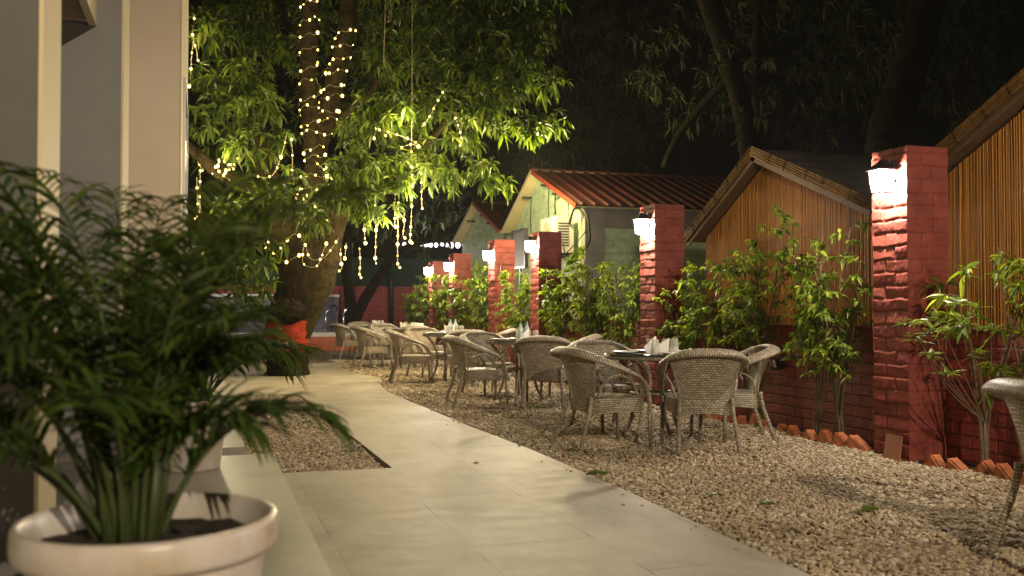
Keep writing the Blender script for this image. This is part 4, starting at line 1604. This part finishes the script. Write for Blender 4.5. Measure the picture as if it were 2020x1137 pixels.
# ------------------------------------------------------------------ shrubs along the wall
def shrub(label, x, y, h, spread, nst, nleaf, L=.085, W=.03, mat='leaf_shrub', low=.35, name='shrub', whorl=False):
    t = thing(name, label, 'shrub', (x, y, -.02), 0, 'shrubs planted along the red wall')
    mb = MB()
    B, D = [], []
    for k in range(nst):
        a = random.uniform(0, 6.28)
        hh = h * random.uniform(.72, 1.0)
        sx, sy = spread * math.cos(a) * .42, spread * math.sin(a)
        if sx > .06:
            sx *= .4
        q = random.uniform(.3, .9)
        pts = smooth_path([(random.uniform(-.03, .03), random.uniform(-.05, .05), 0), (sx * .18, sy * .2 * q, hh * .32), (sx * .55, sy * .6, hh * .68), (sx, sy, hh)], 4)
        mb.tube(pts, list(np.linspace(.011, .003, len(pts))), 5)
        n = max(6, nleaf // nst)
        if whorl:
            for _ in range(max(2, n // 9)):
                tt = random.uniform(max(low, .55), 1.0)
                i = min(int(tt * (len(pts) - 1)), len(pts) - 2)
                p = pts[i].lerp(pts[i + 1], tt * (len(pts) - 1) - i)
                off = Vector((random.uniform(-.12, .04), random.uniform(-.12, .12), random.uniform(-.03, .08)))
                mb.tube([p, p + off * .5 + Vector((0, 0, -.01)), p + off], .0035, 4, False)
                for _ in range(9):
                    B.append(p + off)
                    D.append(Vector((random.gauss(0, 1), random.gauss(0, 1), random.uniform(-.2, .9))))
            continue
        nb = max(3, n // 14)
        for _ in range(nb):
            tt = random.uniform(low, 1.0)
            i = min(int(tt * (len(pts) - 1)), len(pts) - 2)
            p = pts[i].lerp(pts[i + 1], tt * (len(pts) - 1) - i)
            bl = random.uniform(.12, .34) * (1.25 - .6 * tt)
            d = Vector((random.gauss(-.25, .6), random.gauss(0, .9), random.uniform(.1, .9))).normalized()
            e = p + d * bl + Vector((0, 0, -.25 * bl))
            mid = p + d * bl * .55
            tw = [p, mid, e]
            mb.tube(tw, [.004, .003, .002], 4, False)
            for s in range(14):
                f = random.uniform(.15, 1)
                c = p.lerp(mid, f * 2) if f < .5 else mid.lerp(e, f * 2 - 1)
                B.append(c)
                D.append(d * .5 + Vector((random.gauss(0, .7), random.gauss(0, .7), random.gauss(-.35, .4))))
    B = np.array([tuple(b) for b in B])
    D = np.array([tuple(d) for d in D])
    n = len(B)
    mb.build('stem', M['stem'], t)
    l = L * rng.uniform(.6, 1.25, n)
    V, T = leaf_arrays(B, D, l, l * (W / L), rng.uniform(.1, .6, n) if not whorl else rng.uniform(0, .25, n))
    aobj('foliage', V, T, M[mat], t)
    return t


WX = 5.22
SH = [(1415, 1.45, .48, 9, 750, 'dense leafy shrub at the left end of the bamboo hut, right of the second lantern'),
      (1500, 1.78, .40, 8, 800, 'tallest leafy shrub in front of the bamboo hut wall'),
      (1612, 1.58, .36, 7, 560, 'leafy shrub in front of the bamboo hut, above the small floodlight'),
      (1655, 1.42, .34, 7, 520, 'drooping leafy shrub just left of the nearest large pillar'),
      (1350, 1.22, .34, 7, 420, 'low shrub at the foot of the second lantern pillar, on its right side'),
      (1230, 1.55, .50, 8, 760, 'leafy shrub touching the left side of the second lantern pillar'),
      (1170, 1.62, .50, 9, 820, 'bright leafy shrub below the white corner of the green house'),
      (1108, 1.45, .45, 8, 640, 'leafy shrub just right of the pillar before the air conditioner'),
      (1022, 1.62, .42, 8, 620, 'leafy shrub between the two pillars beside the grey board'),
      (955, 1.72, .5, 9, 700, 'leafy shrub left of the pillar beside the grey board'),
      (920, 1.70, .55, 9, 650, 'leafy shrub right of the second farthest pillar'),
      (874, 1.75, .5, 9, 600, 'leafy shrub between the two farthest pillars'),
      (838, 1.72, .55, 9, 650, 'bright leafy shrub left of the farthest pillar'),
      (822, 1.45, .5, 8, 500, 'farthest leafy shrub at the left end of the row')]
for i, (u_, h, sp, ns, nl, lb) in enumerate(SH):
    x = WX - .02 + random.uniform(-.05, .04)
    y = onx(u_, x)
    far = y > 12
    shrub(lb, x, y, h * random.uniform(1.08, 1.24), sp * random.uniform(.95, 1.2), ns + 3, int(nl * (2.2 if not far else 2.0)), .074 if not far else .10, .031 if not far else .044, 'leaf_shrub', .46)
shrub('upright shrub with whorled leaves right of the nearest large pillar', 5.22, 5.25, 1.55, .42, 6, 260, .13, .032, 'leaf_shrub', .45)
shrub('dark leafy shrub by the right frame edge under the nearer bamboo hut', 5.26, 4.85, 1.66, .42, 8, 520, .085, .030, 'leaf_shrub', .5)
# a sparse multi stemmed plant whose pale tufts lean across the pillar
t = thing('young_plant', 'sparse many stemmed plant with pale leaf tufts leaning across the nearest pillar', 'plant', (5.13, 5.13, -.02))
stm = MB()
Bq, Dq = [], []
fork = at(1905, 858, 6.55)


def loc(p):
    return p - Vector((5.13, 5.13, -.02))


b0 = Vector((0, 0, 0))
fk = Vector((-.0, .01, .36))
stm.tube([b0, Vector((.0, .01, .18)), fk], [.015, .012, .010], 7)
tips = [(1795, 640, 6.2), (1840, 655, 6.15), (1835, 700, 6.2), (1872, 740, 6.25), (1905, 640, 6.3), (1955, 650, 6.35), (1850, 630, 6.3), (1930, 700, 6.3), (1890, 600, 6.45), (1812, 668, 6.15)]
for uu, vv, dd in tips:
    e = loc(at(uu, vv, dd))
    m_ = fk.lerp(e, .5) + Vector((random.uniform(.0, .06), random.uniform(-.04, .04), -.07))
    stm.tube(smooth_path([fk, m_, e], 5), list(np.linspace(.0055, .0022, 11)), 5)
    for _ in range(15):
        Bq.append(e + Vector((random.gauss(0, .012), random.gauss(0, .012), random.gauss(0, .012))))
        Dq.append(Vector((random.gauss(0, 1), random.gauss(0, 1), random.uniform(-.15, .8))))
stm.build('stem', M['stem'], t)
n = len(Bq)
V, T = leaf_arrays(np.array([tuple(b) for b in Bq]), np.array([tuple(d) for d in Dq]), rng.uniform(.07, .13, n), rng.uniform(.020, .028, n), rng.uniform(.05, .3, n))
aobj('foliage', V, T, M['leaf_pale'], t)
# thin creeper on the fourth pillar
cr = MB()
cr.tube(smooth_path([(5.0, 16.1, 0), (4.99, 15.9, .8), (4.985, 15.75, 1.5), (5.12, 15.95 + .23, 2.0)], 5), .007, 5)
cr.tube(smooth_path([(5.06, 16.15, 0), (5.15, 16.17, .8), (5.2, 16.18, 1.5), (5.14, 16.18, 2.0)], 5), .006, 5)
tag(cr.build('bare_creeper', M['stem']), 'thin bare creeper stems climbing the brick pillar left of the grey board', 'plant')

# ------------------------------------------------------------------ potted palms
def frond(length, bend, nleaf, ll, lw, lift, seed):
    """an arching rachis from the origin along +x with two rows of narrow leaflets; returns stalk MB and leaf arrays"""
    rd = random.Random(seed)
    pts = []
    n = 14
    for i in range(n + 1):
        s = i / n
        a = lift - bend * s ** 2.0
        if i == 0:
            p = Vector((0, 0, 0))
        else:
            p = pts[-1] + Vector((math.cos(a), 0, math.sin(a))) * (length / n)
        pts.append(p)
    stalk = MB()
    stalk.tube(pts, list(np.linspace(.0085, .0016, n + 1)), 6)
    B, D, L = [], [], []
    for k in range(nleaf):
        s = .34 + .66 * k / (nleaf - 1)
        i = min(int(s * n), n - 1)
        p = pts[i].lerp(pts[i + 1], s * n - i)
        tg = (pts[i + 1] - pts[i]).normalized()
        sh = math.sin(math.pi * min(1, (s - .34) / .66 * .86 + .14)) ** .6
        for sd in (-1, 1):
            q = .55 + .55 * s
            nrm = Vector((-tg.z, 0, tg.x))
            d = tg * q + Vector((0, sd * 1.0, 0)) + nrm * rd.uniform(.25, .6)
            B.append(p)
            D.append(d)
            L.append(ll * (.45 + .55 * sh) * rd.uniform(.85, 1.1))
    return stalk, B, D, L


def leaflets(B, D, L, w):
    """narrow strips bending over: five stations per leaflet"""
    B = np.array([tuple(b) for b in B])
    D = unit(np.array([tuple(d) for d in D]))
    L = np.array(L)[:, None]
    n = len(B)
    side = unit(np.cross(D, np.array([0, 0, 1.0]) + rng.normal(0, .25, (n, 3))))
    nrm = np.cross(side, D)
    dr = rng.uniform(.25, .75, (n, 1))
    rows = []
    for s, k in ((0, .35), (.2, .9), (.45, 1.0), (.72, .75), (.9, .4)):
        p = B + D * L * s
        p[:, 2:3] -= dr * L * s ** 2.2
        W = w * k * .5
        rows += [p - side * W + nrm * W * .35, p, p + side * W + nrm * W * .35]
    tip = B + D * L
    tip[:, 2:3] -= dr * L
    V = np.stack(rows + [tip], 1)
    t = []
    for r in range(4):
        a = r * 3
        for c in (0, 1):
            t += [(a + c, a + c + 1, a + c + 4), (a + c, a + c + 4, a + c + 3)]
    t += [(12, 13, 15), (13, 14, 15)]
    T = np.array(t)[None] + (np.arange(n) * 16)[:, None, None]
    return V.reshape(-1, 3), T.reshape(-1, 3)


def pot(t, r, h, base_r):
    p = MB()
    p.lathe([(.001, 0), (base_r, 0), (base_r + .004, .02), (r * .80, h * .62), (r * .83, h * .635), (r * .845, h * .66), (r * .90, h - .078), (r * .905, h - .07), (r * .985, h - .066), (r, h - .055), (r * 1.005, h - .03),
             (r, h - .01), (r * .985, h), (r * .955, h + .002), (r * .93, h - .006), (r * .90, h - .05), (r * .84, h - .14)], 56)
    o = p.build('pot', M['pot'], t)
    s = MB()
    s.grid(lambda u, v: (r * .905 * v * math.cos(6.2832 * u), r * .905 * v * math.sin(6.2832 * u), h - .058 + .025 * (1 - v) + random.uniform(-.008, .008)), 48, 14)
    s.build('soil', M['soil'], o)


def palm(label, x, y, z, r, h, fronds, ll, lw, mat, seed, nst=14, core=.09, shift=0.0):
    t = thing('potted_palm', label, 'potted plant', (x, y, z), 0, 'palms in white pots')
    pot(t, r, h, r * .66)
    rd = random.Random(seed)
    st = MB()
    for k in range(nst):
        a, q = rd.uniform(0, 6.28), rd.uniform(0, core)
        e = Vector((q * 1.7 * math.cos(a), q * 1.7 * math.sin(a), h + rd.uniform(.14, .34)))
        e.x += shift
        st.tube([Vector((q * math.cos(a) + shift, q * math.sin(a), h - .10)), e], [.0095, .007], 7)
    st.build('stalk', M['palm_stem'], t)
    for k, (az, lift, bend, ln) in enumerate(fronds):
        stalk, B, D, L = frond(ln, bend, int(19 + ln * 12), ll, lw, lift, seed * 100 + k)
        q = rd.uniform(.02, core)
        o = stalk.build('frond', M['palm_stem'], t, (q * math.cos(az) + shift, q * math.sin(az), h - .07))
        o.rotation_euler = (0, 0, az)
        V, T = leaflets(B, D, L, lw)
        aobj('leaflet', V, T, M[mat], o)
    return t


rp = random.Random(5)
fr = []
for k in range(17):
    az = (k * 137.5 + 20) % 360
    toward = math.cos(R(az + 108)) > .35
    rightward = math.cos(R(az + 18)) > .3
    fr.append((R(az), R(rp.uniform(84, 89) if rightward else rp.uniform(77, 88)), R(rp.uniform(40, 74) if rightward else rp.uniform(50, 100)), rp.uniform(.62, 1.0) * (.8 if toward else .66 if rightward else 1.04)))
for az, lift, bend, ln in ((-16, 89, 80, .98), (40, 86, 60, 1.0), (-12, 84, 90, .44), (-24, 84, 100, .42), (-6, 72, 92, .50), (10, 86, 70, .56), (60, 86, 60, 1.02), (85, 84, 66, 1.0), (78, 80, 80, .8), (100, 74, 90, .8), (60, 82, 90, .72), (162, 78, 66, 1.10), (155, 84, 60, 1.12), (166, 70, 90, 1.02), (150, 66, 84, .98), (175, 62, 116, .84),
                           (140, 80, 70, 1.04), (200, 62, 120, .66), (158, 58, 100, .8), (172, 72, 120, .86), (185, 56, 104, .7), (100, 84, 60, .98), (70, 82, 70, .94), (40, 88, 60, .8), (125, 84, 62, 1.04)):
    fr.append((R(az), R(lift), R(bend), ln))
palm('large bushy palm in a round white pot, nearest the viewer at bottom left', -.105, 2.17, .12, .268, .555, fr, .205, .0145, 'palm_leaf', 3, 24, .055, -.035)
fr2 = [(R(rp.uniform(0, 360)), R(rp.uniform(50, 84)), R(rp.uniform(50, 95)), rp.uniform(.65, .95)) for _ in range(20)]
palm('palm in a tapered white pot half hidden behind the nearest palm', -.06, 6.25, .12, .26, .44, fr2, .30, .024, 'palm_leaf', 5)
fr3 = [(R(rp.uniform(0, 360)), R(rp.uniform(62, 86)), R(rp.uniform(40, 80)), rp.uniform(.7, 1.1)) for _ in range(18)]
palm('lit yellowish palm in a white pot between the nearer palms and the mango trunk', -.55, 9.9, -.03, .26, .44, fr3, .34, .028, 'palm_leaf_lit', 7)

# ------------------------------------------------------------------ fairy lights
bulb_me = None


def bulb_mesh(r, mat, nm):
    v, f = base_ico(2)
    return array_mesh(nm, v * np.array([r, r, r * 1.25]), f, M[mat], True)


BM = bulb_mesh(.0150, 'bulb', 'bulb')
BW = bulb_mesh(.048, 'bulb_white', 'bulb')
LIGHTS = []


def string(label, paths, spots, wr=.0021, me=None, watts=0, cat='fairy lights', name='fairy_light_string', group='strings of warm fairy lights', wiremat='wire', col=(1.0, .72, .28)):
    """paths: world polylines of wire; spots: bulb positions (world)"""
    o0 = Vector(paths[0][0])
    t = thing(name, label, cat, o0, 0, group)
    mb = MB()
    for p in paths:
        mb.tube([Vector(q) - o0 for q in p], wr, 4, False)
    mb.build('wire', M[wiremat], t)
    for s in spots:
        b = bpy.data.objects.new('bulb', me or BM)
        C.objects.link(b)
        b.parent = t
        k = random.choice((.6, .8, 1, 1, 1.2, 1.6))
        b.scale = (k, k, k)
        b.location = Vector(s) - o0
    if watts and spots:
        c = sum((Vector(s) for s in spots), Vector()) / len(spots)
        lamp('added_string_light', c - o0, watts * P_FAIRY, col, .22, t)
    return t


def along(path, step, jit=.25):
    out, acc = [], step * random.random()
    for a, b in zip(path[:-1], path[1:]):
        a, b = Vector(a), Vector(b)
        l = (b - a).length
        while acc < l:
            out.append(a.lerp(b, acc / l))
            acc += step * random.uniform(1 - jit, 1 + jit)
        acc -= l
    return out


def helix(sp, rr, i0, i1, turns, off=.02):
    pts = []
    n = int(turns * 16)
    ph = [random.uniform(0, 6.28) for _ in range(3)]
    for k in range(n + 1):
        q = i0 + (i1 - i0) * k / n + .35 * math.sin(k * .21 + ph[0]) + .2 * math.sin(k * .57 + ph[1])
        q = min(max(q, 0), len(sp) - 1.001)
        i = min(int(q), len(sp) - 2)
        c = sp[i].lerp(sp[i + 1], q - i)
        r = rr[i] * (1 - q + i) + rr[i + 1] * (q - i) + off
        a = 2 * math.pi * turns * k / n
        pts.append(B0 + c + Vector((r * math.cos(a), r * math.sin(a), .03 * math.sin(a * 2 + k))))
    return pts


def idx_at(sp, vtarget):
    vs = [project(np.array([tuple(B0 + p)]))[1][0] for p in sp]
    return int(np.argmin(np.abs(np.array(vs) - vtarget)))


h1 = helix(L1, R1, idx_at(L1, 330), idx_at(L1, -40), 13)
h2 = helix(L2, R2, idx_at(L2, 285), idx_at(L2, 60), 9)
h3 = helix(L1, R1, idx_at(L1, 415), idx_at(L1, 335), 3.5, .05)
string('warm fairy lights spiralled up the straight left limb of the mango tree', [h1], along(h1, .27, .6), watts=0)
string('warm fairy lights spiralled up the right leaning limb of the mango tree', [h2], along(h2, .24, .6), watts=0)
string('warm fairy lights wound round the mango fork below the two limbs', [h3], along(h3, .26, .6), watts=0)


def swag(pts, step=.16, dz=0.0, n=5):
    w = smooth_path([at(p[0], p[1], ZT + dz + (p[2] if len(p) > 2 else 0)) for p in pts], n)
    return w, along(w, step)


def hang(label, us, dz, step=.13, watts=0):
    ps, sp = [], []
    for (u_, v0, v1) in us:
        w, s = swag([(u_, v0), (u_ + random.uniform(-2, 2), (v0 + v1) / 2), (u_ + random.uniform(-3, 3), v1 - 6), (u_ + random.uniform(-4, 5), v1)], step, dz)
        ps.append(w)
        sp += s + [w[-1]]
    string(label, ps, sp, watts=watts)


ws, ss = [], []
for p in ([(548, 497), (580, 462), (600, 478), (612, 510), (640, 508), (668, 470)], [(560, 520), (575, 512), (598, 500)], [(600, 480), (598, 520), (625, 525), (640, 490), (645, 478)], [(500, 450), (520, 470), (527, 500), (548, 497)]):
    a, b = swag(p, .20, -.52)
    ws.append(a)
    ss += b
string('warm fairy lights looped in swags round the mango trunk above the red band', ws, ss)
ws, ss = [], []
for p in ([(388, 290), (390, 320), (400, 335), (392, 345)], [(432, 315), (430, 335), (445, 350), (455, 360)], [(455, 325), (440, 345), (458, 330), (470, 310)], [(418, 345), (428, 325), (440, 318), (462, 335)]):
    a, b = swag(p, .10, -.5)
    ws.append(a)
    ss += b
string('bunched warm fairy lights on the far left branch beside the building', ws, ss)
ws, ss = [], []
for p in ([(733, 238), (742, 252), (738, 275), (745, 290)], [(755, 258), (780, 265), (800, 272), (815, 278), (832, 290)], [(832, 250), (845, 235), (862, 202), (878, 175)], [(790, 292), (812, 285), (830, 292)], [(742, 245), (752, 262), (765, 270)]):
    a, b = swag(p, .15, -.9)
    ws.append(a)
    ss += b
string('tangled warm fairy lights on the right hand branch of the mango tree', ws, ss)
a, b = swag([(898, 232), (905, 252), (910, 272), (906, 292)], .10, -.6)
string('short warm fairy light string at the right tip of the lit branch', [a], b)
a, b = swag([(384, 30), (380, 72), (388, 100), (392, 122), (414, 130)], .22, -.5)
a2, b2 = swag([(382, 75), (378, 110), (376, 150), (373, 172)], .26, -.5)
string('warm fairy lights at the upper left beside the building wall', [a, a2], b + b2)
hang('two warm fairy light strands hanging beside the left building', [(388, 350, 432), (396, 300, 500)], -.5, .24)
a, b = swag([(490, 345), (528, 350), (545, 335), (560, 290), (566, 262)], .2, -1.0)
string('loose warm fairy lights strung between the left limbs of the mango tree', [a], b)
a, b = swag([(575, 270), (577, 310), (575, 355)], .22, -.9)
a2, b2 = swag([(622, 320), (650, 345), (658, 360), (640, 370), (612, 380), (600, 395)], .17, -.9)
string('warm fairy lights dangling in the fork among dark leaves', [a, a2], b + b2)
hang('pair of warm fairy light strands hanging highest on the right', [(811, 285, 480), (830, 325, 412)], -.8, .15)
hang('long warm fairy light strands hanging left of the tallest pair', [(780, 378, 448), (786, 400, 528)], -.8, .17)
hang('warm fairy light strand hanging alone right of the mango trunk', [(740, 392, 520)], -.8, .14)
hang('short low warm fairy light strand ending above the far red wall', [(709, 488, 548)], -.5, .14)
hang('small cluster of warm fairy light strands close to the mango trunk', [(672, 490, 535), (683, 480, 510)], -.4, .14)
hang('faint short warm fairy light strands among the hanging leaves', [(720, 420, 480), (797, 420, 470), (755, 415, 440)], -.6, .16)
a, b = swag([(470, 445), (495, 460), (520, 455), (530, 480)], .2, -.9)
a2, b2 = swag([(455, 400), (463, 420), (470, 445)], .24, -.9)
string('warm fairy lights half hidden behind the palm, left of the trunk', [a, a2], b + b2)
a, b = swag([(590, 370), (615, 400), (640, 430), (660, 460)], .3, -1.3)
string('sparse warm fairy lights in front of the mango fork', [a], b)
# unlit strands
wa = smooth_path([at(761, -30, ZT - 1), at(759, 60, ZT - 1), at(757, 120, ZT - 1), at(762, 135, ZT - 1), at(758, 112, ZT - 1)], 5)
string('pale unlit light strand dangling at the top of the picture, left of the long one', [wa], [], .0032, cat='light strand', name='unlit_light_string', group=None)
wa = smooth_path([at(768, -30, ZT - 1), at(772, 30, ZT - 1), at(765, 44, ZT - 1), at(770, 20, ZT - 1)], 5)
string('shortest pale unlit light strand, a small loop at the top edge', [wa], [], .0030, cat='light strand', name='unlit_light_string', group=None)
wa = smooth_path([at(813, -30, ZT - .9), at(813, 130, ZT - .9), at(812, 285, ZT - .8)], 5)
string('long pale unlit light strand running down into the lit hanging strands', [wa], [], .0030, cat='light strand', name='unlit_light_string', group=None)
# far white festoon
for (ua, ub, lb) in ((355, 418, 'left white light chain seen past the building edge'), (795, 925, 'right white light chain above the far red wall')):
    w = [at(ua + (ub - ua) * k / 10, 487 - (4 if ua > 700 else 0) + random.uniform(-1.5, 1.5), 28) for k in range(11)]
    string(lb, [w], along(w, .16), .008, BW, 0, 'light chain', 'white_light_chain', 'far white light chains', 'black_wire')
    lamp('chain_light', at((ua + ub) / 2, 490, 27.6), 150, (1.0, .92, .88), .3)
# the light of the bulbs, gathered in a few unseen lamps near the strings
strs = [o for o in C.objects if o.name.startswith('fairy_light_string')]
for o in strs:
    bl = [c for c in o.children if c.name.startswith('bulb')]
    if len(bl) < 3:
        continue
    groups = 3 if len(bl) > 40 else 2 if len(bl) > 18 else 1
    bl.sort(key=lambda c: c.location.z)
    for gidx in range(groups):
        part = bl[gidx * len(bl) // groups:(gidx + 1) * len(bl) // groups]
        c = sum((p.location for p in part), Vector()) / len(part)
        if 'right tip' in o['label']:
            lamp('added_string_light', c + Vector((1.5, .7, -.45)), 420 * P_FAIRY, (1.0, .82, .36), .15, o)  # unseen lamp added away from the string to brighten the green gable
        c = c + Vector((-.1, -1.1, 0)) * (1 if len(bl) > 20 else .3)
        hug = any(w_ in o['label'] for w_ in ('spiralled', 'wound', 'swags'))
        near_trunk = any(w_ in o['label'] for w_ in ('trunk', 'fork'))
        lamp('added_string_light', c, (.28 if hug and near_trunk else .6 if hug else 1.1 if near_trunk else 5.2) * len(part) * P_FAIRY, (1.0, .79, .42), .15, o)

# ------------------------------------------------------------------ fallen leaves
FL = [(1717, 1013, .16, 'large curled green leaf lying on the gravel at lower right'), (1514, 1000, .10, 'yellow green curled leaf on the gravel left of the large leaf'), (1413, 983, .09, 'small dark green leaf on the gravel, nearest the path among three'),
      (1180, 940, .15, 'dark green leaf lying on the right edge of the path'), (607, 838, .11, 'green leaf lying on the left gravel bed'), (1068, 808, .12, 'green leaf on the gravel between the first two tables'),
      (855, 776, .12, 'long green leaf on the gravel beside the path bend'), (990, 797, .08, 'green leaf under the second table chairs'), (820, 763, .10, 'leaf on the gravel under the middle table chairs'),
      (1130, 893, .09, 'mossy flat leaf on the gravel before the nearest left chair'), (1497, 846, .10, 'leaf lying by the terracotta edging behind the nearest chairs'), (878, 802, .08, 'yellowish leaf at the foot of the second table'),
      (690, 712, .14, 'leaf on the far gravel in front of the farthest chairs'), (760, 745, .13, 'leaf on the gravel by the pointed bend of the path'), (1748, 1000, .05, 'tiny green leaf beside the large curled leaf')]
for u_, v_, L, lb in FL:
    d = at(u_, v_, 1) - Vector((0, 0, CAMZ))
    k = CAMZ / -d.z
    p = Vector((d.x * k, d.y * k, .012 if True else 0))
    a = random.uniform(-.5, .5)
    mb = MB()
    mb.grid(lambda u, v: ((u - .5) * L, (v - .5) * L * .46 * math.sin(math.pi * min(.97, max(.03, u))) ** .8, .008 * math.sin(math.pi * u * 1.3) + .3 * L * abs(v - .5) ** 1.3), 10, 4)
    o = mb.build('fallen_leaf', M['leaf'], None, p)
    o.rotation_euler = (0, 0, a)
    tag(o, lb, 'leaf', 'leaves fallen on the gravel')

# ------------------------------------------------------------------ thin night haze that gives the lamps their halo
hz = MB().box(-40, -19, -1.0, 40, 60, 16).build('haze', bpy.data.materials.new('night haze'))
hz['kind'] = 'stuff'
hm = hz.data.materials[0]
hm.use_nodes = True
hn = hm.node_tree
hn.nodes.remove(hn.nodes["Principled BSDF"])
pv = hn.nodes.new("ShaderNodeVolumePrincipled")
pv.inputs["Density"].default_value = 0.0008
pv.inputs["Color"].default_value = (.9, .9, .9, 1)
hn.links.new(pv.outputs[0], hn.nodes["Material Output"].inputs["Volume"])
